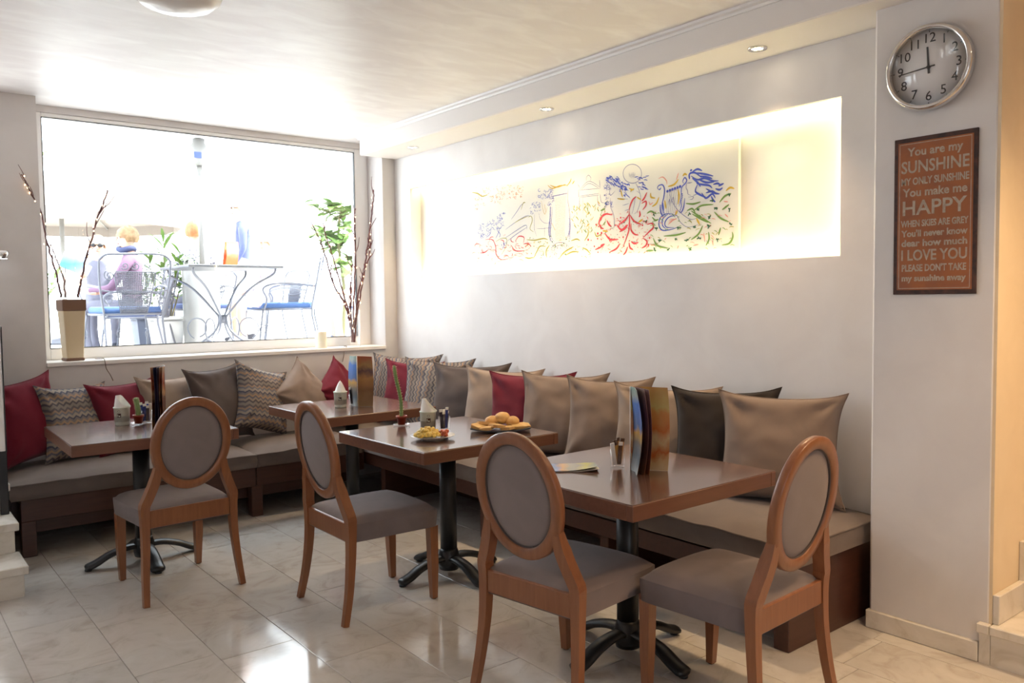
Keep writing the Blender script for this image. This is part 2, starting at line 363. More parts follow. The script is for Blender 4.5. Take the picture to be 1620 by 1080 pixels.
# LED strips along the inside edge of the niche
M['led'] = mat('warm_led_strip', (1, 1, 1), .5, emit=(1, .85, .42), estr=27)
for bx, lb in (((.045, .060, N1+.0005, N1+.002, NB+.02, NT-.02), 'down the right end of the mural niche'), ((.034, .050, N1+.02, N0-.02, NT+.040, NT+.050), 'along the top of the mural niche'), ((.035, .055, N1+.02, N0-.02, NB, NB+.0015), 'along the bottom of the mural niche')):
    MB().box(*bx).build('light_strip', M['led'], None, label='thin warm light strip ' + lb, cat='light strip', group='niche light strips')
# ------------------------------------------------------------------ chairs
def make_chair(label):
    t = empty('dining_chair', (0, 0, 0), 0, label, 'chair', 'oval back dining chairs')
    # seat: upholstered block, slightly wider at the front, domed on top
    def top(u, v):
        x = -1+2*u; y = -1+2*v
        hw = .215+.018*(v); px = x*hw; py = -.228+.473*v
        r = max(abs(x), abs(y)); e = (1-abs(x)**6)*(1-abs(y)**6)
        return (px*(1-.03*abs(y)**8), py-(.012*x*x if v > .9 else 0)*v, .44+.034*max(e, 0)**.5+.006*(1-x*x)*(1-y*y))
    s = MB(); n = 18; s.grid(top, n, n)
    bd = [top(i/n, 0) for i in range(n)]+[top(1, j/n) for j in range(n)]+[top(1-i/n, 1) for i in range(n)]+[top(0, 1-j/n) for j in range(n)]
    m = len(bd); lo = [(p[0]*.985, p[1]*.985 if p[1] > 0 else p[1]+.004, .358) for p in bd]; mid = [(p[0]*1.004, p[1]*1.002, .43) for p in bd]
    s.add(bd+mid+lo, [(i, m+i, m+(i+1) % m, (i+1) % m) for i in range(m)]+[(m+i, 2*m+i, 2*m+(i+1) % m, m+(i+1) % m) for i in range(m)]+[tuple(range(2*m, 3*m))], 0, True)
    s.build('seat', M['seat_fabric'], t)
    for sx in (-1, 1):
        MB().tube([(sx*.200, .218, .36), (sx*.200, .221, .18), (sx*.197, .225, .004)], [.031, .028, .020], 4, ph=R(45), sm=False, up=(0, 1, 0)).build('leg', M['chair_wood'], t)
        MB().tube([(sx*.197, .225, .006), (sx*.197, .225, 0)], .013, 8).build('foot_glide', M['black'], t)
    LE = lambda z: -.218-.17*(z-.46)          # backward lean of the back
    for sx in (-1, 1):
        P = catmull([(sx*.236, -.266, .0), (sx*.226, -.238, .14), (sx*.217, -.222, .28), (sx*.215, -.217, .40), (sx*.216, LE(.462), .462)], 5)
        P += catmull([(sx*.214, LE(.478), .478), (sx*.200, LE(.51), .51), (sx*.180, LE(.56), .56), (sx*.164, LE(.615), .615), (sx*.157, LE(.67), .67)], 5)
        m_ = len(P); rr = [.019+.011*min(i/20, 1)-(.013*max(i-34, 0)/(m_-34)) for i in range(m_)]
        lg = MB(); lg.tube(P, rr, 4, ph=R(45), sm=False, up=(0, 1, 0))
        lg.build('rear_leg', M['chair_wood'], t)
    # oval ring
    cz, a, b = .757, .1715, .2065; n = 56; prof = [(-.0215, -.011), (-.0175, -.016), (.0175, -.016), (.0215, -.011), (.0215, .011), (.0175, .016), (-.0175, .016), (-.0215, .011)]
    vs = []
    for k in range(n):
        th = 2*math.pi*k/n; c, s_ = math.cos(th), math.sin(th); nx, nz = c/a, s_/b; l = math.hypot(nx, nz); nx /= l; nz /= l
        for w, d in prof:
            z = cz+s_*b+nz*w; vs.append((c*a+nx*w, LE(z)+d, z))
    q = len(prof)
    MB().add(vs, [(k*q+i, k*q+(i+1) % q, ((k+1) % n)*q+(i+1) % q, ((k+1) % n)*q+i) for k in range(n) for i in range(q)], 0, True).build('back_frame', M['chair_wood'], t)
    # padded oval
    for nm, sg in (('back_pad', -1), ('back_pad', 1)):
        vs = []; rings = [0, .3, .6, .85, .95, 1.0]; hh = [.014, .0135, .012, .008, .004, -.004]; n2 = 40; fs = []
        for r_, h in zip(rings, hh):
            for k in range(n2):
                th = 2*math.pi*k/n2; x = r_*.152*math.cos(th); z = cz+r_*.187*math.sin(th); vs.append((x, LE(z)+sg*h, z))
        for i in range(len(rings)-1):
            for k in range(n2): fs.append((i*n2+k, i*n2+(k+1) % n2, (i+1)*n2+(k+1) % n2, (i+1)*n2+k))
        MB().add(vs, fs, 0, True).build(nm, M['back_fabric'], t)
    pp = MB(); pp.tube([(.150*math.cos(2*math.pi*k/48), LE(cz+.185*math.sin(2*math.pi*k/48))-.006, cz+.185*math.sin(2*math.pi*k/48)) for k in range(48)], .004, 6, closed=True)
    pp.build('piping', M['c_grey'], t)
    MB().box(-.195, .195, -.232, -.205, .364, .448, .003).build('seat_rail', M['chair_wood'], t)
    return t
CH = make_chair('oval-back wooden chair at the leftmost table, its back to the viewer')
CH.location = (-2.346, -1.680, 0); CH.rotation_euler = (0, 0, R(3.2))
for lb, x, y, a in (('oval-back wooden chair at the table with the plate of eggs', -1.686, -2.545, -90.3),
                    ('large oval-back wooden chair in front, drawn up left of the nearest table', -1.556, -3.805, -81.4),
                    ('oval-back wooden chair nearest the wall clock, its padded back on the right', -1.204, -4.277, 2.8)):
    c = copy_tree(CH); c.location = (x, y, 0); c.rotation_euler = (0, 0, R(a)); c['label'] = lb

# ------------------------------------------------------------------ tables
def make_table(label, s):
    t = empty('cafe_table', (0, 0, 0), 0, label, 'table', 'square cafe tables')
    h = s/2
    MB().box(-h+.002, h-.002, -h+.002, h-.002, .745, .75, .0015).build('tabletop', M['table_top'], t)
    for k in range(4):
        b = MB().box(-h, h-.0305, -h, -h+.03, .692, .7475, .002, M=Matrix.Rotation(k*math.pi/2, 4, 'Z')); b.build('edge_band', M['table_edge'], t)
    MB().box(-h+.028, h-.028, -h+.028, h-.028, .70, .744).build('core', M['bench_wood'], t)
    MB().lathe([(.0, .0), (.044, .0), (.044, .62), (.0, .62)], (0, 0, .07), 24).build('column', M['iron'], t)
    MB().box(-.17, .17, -.17, .17, .685, .694, .002).build('mounting_plate', M['iron'], t)
    MB().lathe([(.050, .03), (.056, .06), (.055, .10), (.048, .125), (.044, .14)], n=24).build('hub', M['iron'], t)
    for k in range(4):
        P = catmull([(.03, 0, .090), (.10, 0, .088), (.18, 0, .066), (.245, 0, .034), (.30, 0, .016)], 5)
        rr = [.034+.006*(i/(len(P)-1))-(.020 if i == len(P)-1 else .004 if i == len(P)-2 else 0) for i in range(len(P))]
        vs = MB(); vs.tube([Matrix.Rotation(k*math.pi/2, 3, 'Z') @ p for p in P], rr, 10, flat=.48, up=(0, 0, 1)); 
        vs.build('foot', M['iron'], t)
        MB().tube([Matrix.Rotation(k*math.pi/2, 3, 'Z') @ Vector(p) for p in ((.285, 0, .010), (.285, 0, 0))], .018, 10).build('glide', M['black'], t)
    return t
TB = make_table('square brown cafe table nearest the viewer with a standing menu', .82); TB.location = (-1.195, -3.765, 0)
for lb, x, y, a in (('square brown cafe table carrying the eggs and the bread', -1.205, -2.50, .5),
                    ('square brown cafe table in the corner behind the cactus table', -1.07, -1.19, .8),
                    ('square brown cafe table at the far left under the window', -2.375, -1.19, -1)):
    t = copy_tree(TB); t.location = (x, y, 0); t.rotation_euler = (0, 0, R(a)); t['label'] = lb
    if 'corner' in lb: t.scale = (.97, .97, 1)

# ------------------------------------------------------------------ benches
BY, BX = -.70, -.71
b1 = empty('bench', (-1.8, -.35, 0), 0, 'dark red wooden bench running below the window', 'bench')
def part(name, mb, m, root):
    o = mb.build(name, m); o.parent = root; o.matrix_parent_inverse = Matrix.Translation(root.location).inverted(); return o
for x0, x1 in ((-2.9, -1.535), (-1.53, -.72)):
    part('front_rail', MB().box(x0, x1, BY, BY+.03, .205, .330, .003), M['bench_wood'], b1)
    part('seat_board', MB().box(x0, x1, BY+.03, -.02, .305, .328, .002), M['bench_wood'], b1)
for x in (-2.90, -1.565):
    part('leg', MB().box(x, x+.075, BY+.002, BY+.077, 0, .205, .003), M['bench_wood'], b1)
    part('leg', MB().box(x, x+.075, -.12, -.045, 0, .305, .003), M['bench_wood'], b1)
part('lower_rail', MB().box(-2.82, -.73, BY+.13, BY+.155, .105, .20, .003), M['bench_wood'], b1)
part('back_panel', MB().box(-2.88, -.73, -.16, -.14, .02, .30), M['bench_wood'], b1)
b2 = empty('bench', (-.36, -2.2, 0), 0, 'dark red wooden bench running along the mural wall', 'bench')
for y0, y1 in ((-2.10, -.02), (-4.12, -2.105)):
    part('front_rail', MB().box(BX, BX+.03, y0, y1, .245, .335, .003), M['bench_wood'], b2)
    part('seat_board', MB().box(BX+.03, -.01, y0, y1, .305, .332, .002), M['bench_wood'], b2)
part('end_panel', MB().box(BX-.005, -.03, -4.192, -4.122, 0, .345, .003), M['bench_wood'], b2)
for y in (-3.16, -2.14, -.95):
    part('support_panel', MB().box(BX+.02, -.05, y, y+.06, 0, .245, .003), M['bench_wood'], b2)
part('back_panel', MB().box(-.22, -.20, -4.1, -.7, .02, .30), M['bench_wood'], b2)
# seat pads
def seat_pad(label, x0, x1, y0, y1, z0=.333, front='-Y', seed=1):
    # thick upholstered pad: boxed sides, domed and slightly rumpled top
    nu, nv = 40, 16; W_, D_ = x1-x0, y1-y0
    def prof(a): return (1-abs(2*a-1)**10)
    def f(u, v):
        h = .085+.022*prof(u)*prof(v)+.028*math.sin(math.pi*min(max(u, .02), .98))**.4*math.sin(math.pi*min(max(v, .02), .98))**.6
        p = Vector((x0+W_*u, y0+D_*v, z0+h)); d = noise.noise(Vector((p.x*6, p.y*6, seed)))*.006+noise.noise(Vector((p.x*16, p.y*16, seed+5)))*.0025
        p.z += d
        if front == '-Y' and v == 0: p.y += .008*noise.noise(Vector((p.x*5, 0, seed)))
        if front == '-X' and u == 0: p.x += .008*noise.noise(Vector((p.y*5, 0, seed)))
        return p
    if front == '-X': nu, nv = nv, nu
    b = MB(); b.grid(f, nu, nv)
    bd = [f(i/nu, 0) for i in range(nu)]+[f(1, j/nv) for j in range(nv)]+[f(1-i/nu, 1) for i in range(nu)]+[f(0, 1-j/nv) for j in range(nv)]
    m = len(bd); c = Vector(((x0+x1)/2, (y0+y1)/2, 0))
    def off(p, k): d = Vector((p.x-c.x, p.y-c.y, 0)); return Vector((p.x+k*(1 if d.x > W_*.49 else -1 if d.x < -W_*.49 else 0), p.y+k*(1 if d.y > D_*.49 else -1 if d.y < -D_*.49 else 0), p.z))
    ms = [off(p, .006) for p in bd]
    for p in ms: p.z = z0+.05
    lo = [Vector((p.x, p.y, z0)) for p in bd]
    b.add(bd+ms+lo, [(i, m+i, m+(i+1) % m, (i+1) % m) for i in range(m)]+[(m+i, 2*m+i, 2*m+(i+1) % m, m+(i+1) % m) for i in range(m)]+[tuple(range(2*m, 3*m))], 0, True)
    o = b.build('seat_pad', M['bench_fabric'], None, label=label, cat='seat pad', group='bench seat pads')
    MB().tube([p+Vector((0, 0, -.003)) for p in bd], .006, 6, closed=True).build('piping', M['bench_fabric'], o)
    return o
seat_pad('taupe seat pad at the left end of the window bench', -2.945, -1.535, -.715, -.03, seed=1)
seat_pad('short taupe seat pad of the window bench beside the corner', -1.525, -.735, -.715, -.03, seed=2)
seat_pad('taupe seat pad of the mural bench in the far corner', -.725, -.015, -1.42, -.03, .337, '-X', 3)
seat_pad('taupe seat pad of the mural bench behind the egg table', -.725, -.015, -2.82, -1.43, .337, '-X', 4)
seat_pad('taupe seat pad at the pillar end of the mural bench', -.725, -.015, -4.215, -2.83, .347, '-X', 5)

# ------------------------------------------------------------------ throw cushions
def cushion(label, m, loc, yaw, w=.47, h=.47, t=.17, lean=14, roll=0, seed=0, ear=.11, group='throw cushions', sag=.08):
    """local X width, local Y up, local Z out of the face; loc = middle of the lower edge; yaw turns the face (0 = faces -Y)."""
    n = 26; rn = random.Random(seed*7+3); ph = [rn.uniform(0, 6.28) for _ in range(6)]
    def pt(i, j, sg):
        u = -1+2*i/n; v = -1+2*j/n; u = math.sin(u*math.pi/2)*.35+u*.65; v = math.sin(v*math.pi/2)*.35+v*.65
        tip = 1+.07*(abs(u)*abs(v))**7; x = w/2*u*tip*(1-ear*(1-v*v)*(abs(u)**1.5)); y = h/2*v*tip*(1-ear*.55*(1-u*u)*(abs(v)**1.5))
        k = max((1-u*u)*(1-v*v), 0)**.38; bell = 1-.30*v
        z = sg*t/2*k*bell
        # creases running in from the corners, and a soft overall rumple
        for ci, (cu, cv) in enumerate(((-1, 1), (1, 1), (-1, -1), (1, -1))):
            d = math.hypot(u-cu, v-cv); an = math.atan2(v-cv, u-cu)
            z += sg*.014*math.exp(-(d/.75)**2)*min(d*3, 1)*math.sin(an*7+ph[ci])*min(k*2.5, 1)
        z += .012*noise.noise(Vector((u*1.6+seed, v*1.6, seed*.7)))*k
        z += sg*.006*noise.noise(Vector((u*4+seed, v*4, sg)))*min(k*2, 1)
        y -= sag*h*.35*max(v, 0)**2*(1-u*u)*.6
        z -= .05*(1-v)*.0
        return Vector((x, y+h/2, z))
    b = MB(); b.grid(lambda u, v: pt(round(u*n), round(v*n), 1), n, n); b.grid(lambda u, v: pt(n-round(u*n), round(v*n), -1), n, n)
    o = b.build('throw_cushion', m, None, label=label, cat='cushion', group=group)
    bd = [pt(i, 0, 0) for i in range(n)]+[pt(n, j, 0) for j in range(n)]+[pt(n-i, n, 0) for i in range(n)]+[pt(0, n-j, 0) for j in range(n)]
    MB().tube(bd, .0035, 5, closed=True).build('seam', m, o)
    base = Matrix(((1, 0, 0, 0), (0, 0, -1, 0), (0, 1, 0, 0), (0, 0, 0, 1)))     # X->X, Y->Z, Z->-Y
    dz = .85*((w*abs(math.sin(R(roll)))+h*math.cos(R(roll)))/2-h/2)      # a tilted cushion rests on its corner
    o.matrix_world = Matrix.Translation((loc[0], loc[1], loc[2]+max(dz, 0))) @ Matrix.Rotation(R(yaw), 4, 'Z') @ base @ Matrix.Rotation(R(-lean), 4, 'X') @ Matrix.Translation((0, h/2, 0)) @ Matrix.Rotation(R(roll), 4, 'Z') @ Matrix.Translation((0, -h/2, 0))
    return o
SZ = .468
for lb, m, x, y, yaw, w, h, roll, lean, t in (
    ('crimson cushion at the far left end of the window bench', 'c_red', -2.775, -.32, 24, .44, .50, 8, 12, .19),
    ('zigzag knit cushion between two crimson cushions under the window', 'zig_h', -2.50, -.315, 22, .44, .46, -2, 14, .17),
    ('crimson cushion behind the napkin pot of the left table', 'c_red', -2.19, -.29, 16, .46, .46, 2, 15, .18),
    ('beige cushion half hidden by the dark menu of the left table', 'c_beige', -1.905, -.27, 14, .44, .48, 0, 13, .16),
    ('dark grey-brown cushion with two pointed corners below the window', 'c_grey', -1.60, -.33, 18, .44, .52, 3, 13, .17),
    ('zigzag knit cushion slumped on one corner below the window', 'zig_h', -1.29, -.33, 20, .44, .47, -16, 16, .19),
    ('taupe cushion with its corner up under the candle', 'c_taupe', -.96, -.29, 20, .40, .41, 38, 16, .24),
    ('crimson cushion with its corner up beside the corner menu', 'c_red', -.64, -.27, 20, .39, .40, 40, 16, .23)):
    cushion(lb, M[m], (x, y, SZ), yaw, w, h, t, lean, roll, seed=len(lb)+int(x*10))
for lb, m, yl, yr, h, t, dx, roll in (
    ('zigzag knit cushion in the corner of the two benches', 'zig_v', -.10, -.70, .53, .15, 0, 0),
    ('narrow crimson cushion between two zigzag cushions', 'c_red', -.36, -.78, .48, .13, -.02, -2),
    ('zigzag knit cushion beside the large grey-brown one', 'zig_v', -.63, -1.16, .52, .15, -.01, 0),
    ('large grey-brown cushion behind the cactus table', 'c_grey', -1.02, -1.575, .50, .16, 0, 1),
    ('beige cushion left of the crimson one behind the bread plate', 'c_beige', -1.42, -1.925, .49, .16, 0, -1),
    ('crimson cushion behind the bread plate', 'c_red', -1.72, -2.25, .48, .16, -.01, 1),
    ('taupe cushion just right of the bread plate', 'c_taupe', -2.04, -2.53, .50, .17, 0, 0),
    ('taupe cushion behind the flat menu of the nearest table', 'c_taupe', -2.47, -2.90, .50, .17, 0, 0),
    ('beige-taupe cushion behind the standing menu of the nearest table', 'c_beige', -2.85, -3.35, .48, .17, 0, -1),
    ('very dark brown cushion beside the big end cushion', 'c_dark', -3.28, -3.72, .495, .17, 0, 1),
    ('big taupe cushion at the pillar end of the mural bench', 'c_taupe', -3.565, -4.055, .50, .20, 0, 0)):
    a = Vector((-.30, yl)); c = Vector((-.075, yr)); w = (c-a).length+.02; mid = (a+c)/2
    ang = math.degrees(math.atan2(c.y-a.y, c.x-a.x))       # local +X runs from left ear to right ear
    cushion(lb, M[m], (mid.x-.075+dx, mid.y-.03, SZ+.012), ang, w, h, t, 13, roll, seed=len(lb)+int(yl*10), ear=.105)
# ------------------------------------------------------------------ printed menus
def picture(name, stops, scale=3, stretch=(1, 1, 1), axis=2, lo=0, hi=1, wob=.25, rough=.25, seed=0.0):
    """printed page: colour bands along one object axis, broken up by noise"""
    m = bpy.data.materials.new(name); m.use_nodes = True; nt = m.node_tree; b = nt.nodes['Principled BSDF']; b.inputs['Roughness'].default_value = rough; L = nt.links.new
    tc = nt.nodes.new('ShaderNodeTexCoord'); sp = nt.nodes.new('ShaderNodeSeparateXYZ'); L(tc.outputs['Object'], sp.inputs[0])
    mr = nt.nodes.new('ShaderNodeMapRange'); mr.inputs['From Min'].default_value = lo; mr.inputs['From Max'].default_value = hi; L(sp.outputs[axis], mr.inputs[0])
    mp = nt.nodes.new('ShaderNodeMapping'); mp.inputs['Scale'].default_value = stretch; mp.inputs['Location'].default_value = (seed, seed*2, 0); L(tc.outputs['Object'], mp.inputs[0])
    nz = nt.nodes.new('ShaderNodeTexNoise'); nz.inputs['Scale'].default_value = scale; nz.inputs['Detail'].default_value = 3; L(mp.outputs[0], nz.inputs['Vector'])
    su = nt.nodes.new('ShaderNodeMath'); su.operation = 'MULTIPLY_ADD'; L(nz.outputs['Fac'], su.inputs[0]); su.inputs[1].default_value = wob; L(mr.outputs[0], su.inputs[2])
    sb = nt.nodes.new('ShaderNodeMath'); sb.operation = 'SUBTRACT'; L(su.outputs[0], sb.inputs[0]); sb.inputs[1].default_value = wob*.5
    r = nt.nodes.new('ShaderNodeValToRGB'); e = r.color_ramp.elements; e[0].position = stops[0][0]; e[0].color = (*stops[0][1], 1); e[1].position = stops[1][0]; e[1].color = (*stops[1][1], 1)
    for p, c in stops[2:]: k = e.new(p); k.color = (*c, 1)
    L(sb.outputs[0], r.inputs[0]); L(r.outputs[0], b.inputs['Base Color']); return m
M['pg_sea'] = picture('menu_cover_print', [(0, (.42, .46, .46)), (.18, (.16, .20, .24)), (.34, (.20, .17, .14)), (.46, (.55, .33, .10)), (.52, (.12, .20, .42)), (.80, (.10, .22, .60)), (.88, (.34, .42, .40)), (1, (.30, .44, .38))], 14, lo=0, hi=.34, wob=.22)
M['pg_plum'] = picture('menu_plum_print', [(0, (.16, .05, .02)), (.35, (.10, .04, .045)), (.7, (.13, .055, .07)), (1, (.26, .17, .17))], 9, lo=0, hi=.34)
M['pg_tan'] = picture('menu_tan_print', [(0, (.55, .42, .24)), (.14, (.50, .33, .15)), (.22, (.42, .12, .03)), (.34, (.50, .36, .18)), (.50, (.46, .14, .03)), (.66, (.48, .22, .06)), (.74, (.45, .36, .12)), (1, (.42, .22, .07))], 20, stretch=(1, 1, .6), lo=0, hi=.34, wob=.35)
M['pg_navy'] = picture('menu_navy_print', [(0, (.03, .03, .10)), (.5, (.05, .03, .06)), (1, (.02, .02, .05))], 8, lo=0, hi=.34)
M['pg_brown'] = picture('menu_brown_print', [(0, (.26, .15, .06)), (.3, (.20, .09, .03)), (.55, (.36, .17, .05)), (.68, (.12, .06, .05)), (.78, (.34, .18, .06)), (1, (.36, .07, .03))], 16, lo=0, hi=.34, wob=.3)
M['pg_stripe'] = picture('menu_stripe_print', [(0, (.30, .14, .05)), (.4, (.10, .02, .015)), (.55, (.42, .22, .10)), (.7, (.30, .05, .02)), (1, (.40, .22, .12))], 18, lo=0, hi=.34, wob=.4)
M['paper'] = mat('white_paper', (.80, .78, .74), .6)
def menu(label, sx, sy, ends, pages, h=.335, bulge=.016, z=.7505):
    t = empty('menu', (sx, sy, z), 0, label, 'menu', 'standing menus')
    for k, (ex, ey) in enumerate(ends):
        ex -= sx; ey -= sy; d = Vector((ex, ey, 0)); nrm = Vector((-d.y, d.x, 0)).normalized()
        bu = bulge*(1, .8, .5, -.3, -.5)[k]
        def f(u, v, d=d, nrm=nrm, bu=bu, k=k):
            p = d*u*(1-.10*(2*v-1)**2*.5)+nrm*(bu*math.sin(math.pi*v)*(.5+.5*u)+.006*math.sin(math.pi*u*1.5))
            return Vector((p.x, p.y, h*v-.004*u*(1 if v > .5 else 0)))
        MB().sheet(f, 8, 14, .0016).build('page', M[pages[k]], t)
    MB().tube([(0, 0, 0), (0, 0, h)], .003, 6).build('spine', M['paper'], t)
    return t
menu('tall folded menu standing on the nearest table', -1.195, -3.785, [(-1.250, -3.878), (-1.222, -3.893), (-1.205, -3.902), (-1.092, -3.898)], ['pg_sea', 'pg_plum', 'pg_plum', 'pg_tan'], .335, .020)
menu('tall folded menu standing on the corner table', -1.055, -1.250, [(-1.055, -1.135), (-1.015, -1.16), (-.978, -1.325)], ['pg_sea', 'pg_navy', 'pg_brown'], .33, .010)
menu('dark striped menu seen edge-on on the leftmost table', -2.225, -1.145, [(-2.318, -1.225), (-2.305, -1.24), (-2.29, -1.25), (-2.275, -1.26), (-2.262, -1.272)], ['pg_stripe', 'pg_navy', 'pg_navy', 'pg_stripe', 'pg_stripe'], .335, .010)
# menu lying on the nearest table
M['pg_flat'] = picture('flat_menu_print', [(0, (.30, .36, .42)), (.2, (.18, .26, .50)), (.32, (.62, .36, .16)), (.45, (.36, .34, .26)), (.6, (.34, .33, .28)), (.78, (.55, .52, .14)), (1, (.32, .38, .36))], 9, axis=0, lo=-.10, hi=.11, wob=.35)
mt = empty('menu', (-1.352, -3.60, .7505), R(-38), 'flat glossy menu lying on the nearest table', 'menu')
MB().sheet(lambda u, v: Vector((-.105+.215*u, -.072+.145*v, .0018+.016*max(u-.62, 0)**1.5*(1.2-v)*2)), 14, 6, .0012).build('page', M['paper'], mt)
MB().sheet(lambda u, v: Vector((-.105+.210*u, -.072+.145*v, .0045+.030*max(u-.45, 0)**1.4*(1.3-v))), 14, 6, .0012).build('cover', M['pg_flat'], mt)

# ------------------------------------------------------------------ napkin pots, glasses of sachets, cacti
M['cup'] = mat('pale_green_cardboard', (.66, .70, .61), .5); M['logo'] = mat('brown_print', (.055, .022, .015), .6)
M['napkin'] = mat('napkin_paper', (.92, .90, .86), .9, bump=.2, bscale=60)
def napkin_pot(label, x, y, rz, kind=0, dark=0):
    t = empty('napkin_pot', (x, y, .7505), R(rz), label, 'napkin pot', 'napkin pots')
    MB().lathe([(.0, 0), (.036, 0), (.038, .004), (.0425, .096), (.045, .098), (.045, .103), (.041, .103), (.040, .02), (0, .02)], n=32).build('pot', M['cup'], t)
    # flat print wrapped on the front (local -Y)
    pr_ = MB(); pr_.grid(lambda u, v: Vector((.0424*math.sin(-.26+.52*u), -.0424*math.cos(-.26+.52*u), .048+.022*v)), 6, 2); pr_.build('logo', M['logo'], t)
    pl = MB()
    pl.grid(lambda u, v: Vector((.0428*math.sin(-.20+.10*u), -.0428*math.cos(-.20+.10*u), .052+.014*v)), 2, 1)
    pl.grid(lambda u, v: Vector((.0428*math.sin(-.04+.20*u), -.0428*math.cos(-.04+.20*u), .052+.006*v)), 2, 1)
    pl.build('logo_mark', M['cup'], t)
    rg = MB(); rg.tube([(.0424*math.sin(.16*math.cos(a)), -.0424*math.cos(.16*math.cos(a)), .082+.0055*math.sin(a)) for a in [2*math.pi*k/16 for k in range(16)]], .0007, 5, closed=True); rg.build('ring_mark', M['logo'], t)
    left = math.atan2(-_r2.y, -_r2.x)-R(rz)
    def nk(u, v):
        a = 2*math.pi*u; r = .039*(1-v)**.75
        if kind == 0: return Vector((r*math.cos(a)*(1+.12*math.sin(3*a)), r*math.sin(a)*(1+.1*math.sin(4*a)), .09+.085*v))
        # a napkin tugged up on one side like a scoop
        c_ = math.cos(a-left); hh = .012+.064*min(1, 1.45*(.5+.5*c_))**1.3; f_ = 1.04-.30*v*max(c_, 0)+.16*v*max(-c_, 0); return Vector((.040*math.cos(a)*f_, .040*math.sin(a)*f_*(1-.12*v), .092+hh*v))
    nb = MB(); nb.grid(nk, 28, 8); nb.build('napkin', M['napkin'], t)
    return t
napkin_pot('napkin pot with a scooped white napkin on the leftmost table', -2.425, -1.02, 20-55, 1)
napkin_pot('napkin pot with a pointed white napkin on the corner table', -1.153, -1.201, -32, 0)
napkin_pot('napkin pot with a scooped white napkin behind the eggs', -1.249, -2.390, -30, 1)
SACH = {'blue': mat('blue_sachet', (.02, .045, .26), .35), 'dark': mat('dark_sachet', (.03, .02, .035), .35), 'amber': mat('amber_sachet', (.46, .24, .05), .4), 'plum': mat('plum_sachet', (.10, .015, .04), .4), 'white': M['paper'], 'brown': mat('brown_sachet', (.07, .03, .015), .4)}
def sachet_glass(label, x, y, cols, seed, h=.075):
    t = empty('sachet_glass', (x, y, .7505), 0, label, 'glass', 'glasses of sachets')
    MB().lathe([(0, 0), (.026, 0), (.029, .004), (.032, h), (.0305, h), (.0275, .012), (0, .010)], n=28).build('tumbler', M['glass'], t)
    rn = random.Random(seed)
    for k, c in enumerate(cols):
        a = rn.uniform(-.5, .5); r_ = -.017+.034*k/max(len(cols)-1, 1); hh = rn.uniform(.088, .112)
        Mx = Matrix.Translation((r_*.9, rn.uniform(-.008, .008), .012)) @ Matrix.Rotation(a, 4, 'Z') @ Matrix.Rotation(rn.uniform(-.10, .10)+r_*5, 4, 'Y')
        o = MB().box(-.009, .009, -.0024, .0024, 0, hh, .002, M=Mx).build('sachet', SACH[c], t)
        MB().box(-.0092, .0092, -.0027, .0027, hh-.014, hh+.001, .001, M=Mx).build('sachet_end', SACH['white' if c != 'amber' else 'brown'], o)
    return t
sachet_glass('glass of blue sachets on the leftmost table', -2.300, -1.045, ['blue', 'blue', 'blue', 'dark', 'blue', 'white'], 1)
sachet_glass('glass of dark plum sachets behind the corner napkin pot', -1.045, -1.17, ['dark', 'plum', 'plum', 'dark'], 2)
sachet_glass('glass of navy sachets beside the eggs', -1.188, -2.452, ['dark', 'dark', 'blue', 'blue', 'blue', 'dark'], 3)
sachet_glass('glass of amber sachets on the nearest table', -1.195, -3.713, ['white', 'amber', 'amber', 'brown', 'amber', 'amber'], 4)
M['pot_red'] = mat('red_plastic_pot', (.30, .035, .015), .4); M['soil'] = mat('potting_soil', (.05, .03, .02), .95)
M['cactus'] = mat('cactus_green', (.16, .27, .09), .6, noise_c=(.26, .38, .14), nscale=60); M['spine'] = mat('cactus_spines', (.75, .68, .45), .7)
def cactus(label, x, y, h, r, leanx, seed):
    t = empty('potted_cactus', (x, y, .7505), 0, label, 'cactus')
    MB().lathe([(.030, .0), (.044, .004), (.047, .011), (.045, .012), (.041, .007), (0, .006)], n=30).build('glass_saucer', M['glass'], t)
    MB().lathe([(.0, .007), (.020, .007), (.0265, .044), (.030, .044), (.031, .056), (.0275, .056), (.026, .047), (0, .047)], n=28).build('pot', M['pot_red'], t)
    MB().lathe([(0, .049), (.0265, .048)], n=20).build('soil', M['soil'], t)
    st = MB(); P = catmull([(0, 0, .046), (-.1*leanx*h, 0, .05+.35*h), (-.75*leanx*h, .004, .05+.75*h), (-leanx*h, .006, .05+h)], 8); n = 10; m = len(P)
    for q in range(m): pass
    rr = [r*(1 if i < m-4 else (1-.18*(i-m+4)**1.3)) for i in range(m)]; rr[-1] = r*.3
    st.tube(P, rr, 16)
    # ribs: squeeze alternate vertices
    for i in range(m):
        for k in range(16):
            if k % 2: v = Vector(st.v[i*16+k]); st.v[i*16+k] = tuple(P[i]+(v-P[i])*.74)
    s = st.build('stem', M['cactus'], t)
    sp = MB(); rn = random.Random(seed)
    for i in range(2, m-1):
        for k in range(0, 16, 2):
            a = Vector(st.v[i*16+k]); d = (a-P[i]).normalized()
            for _ in range(2):
                e = a+d*.005+Vector((rn.uniform(-.003, .003), rn.uniform(-.003, .003), rn.uniform(-.002, .004))); sp.tube([a, e], [.0005, .0002], 3, cap=False)
    sp.build('spines', M['spine'], s, kind='stuff')
    return t
cactus('small green cactus in a red pot on the leftmost table', -2.352, -1.075, .105, .013, .08, 1)
cactus('tall thin green cactus in a red pot on the egg table', -1.270, -2.155, .285, .0095, .13, 2)

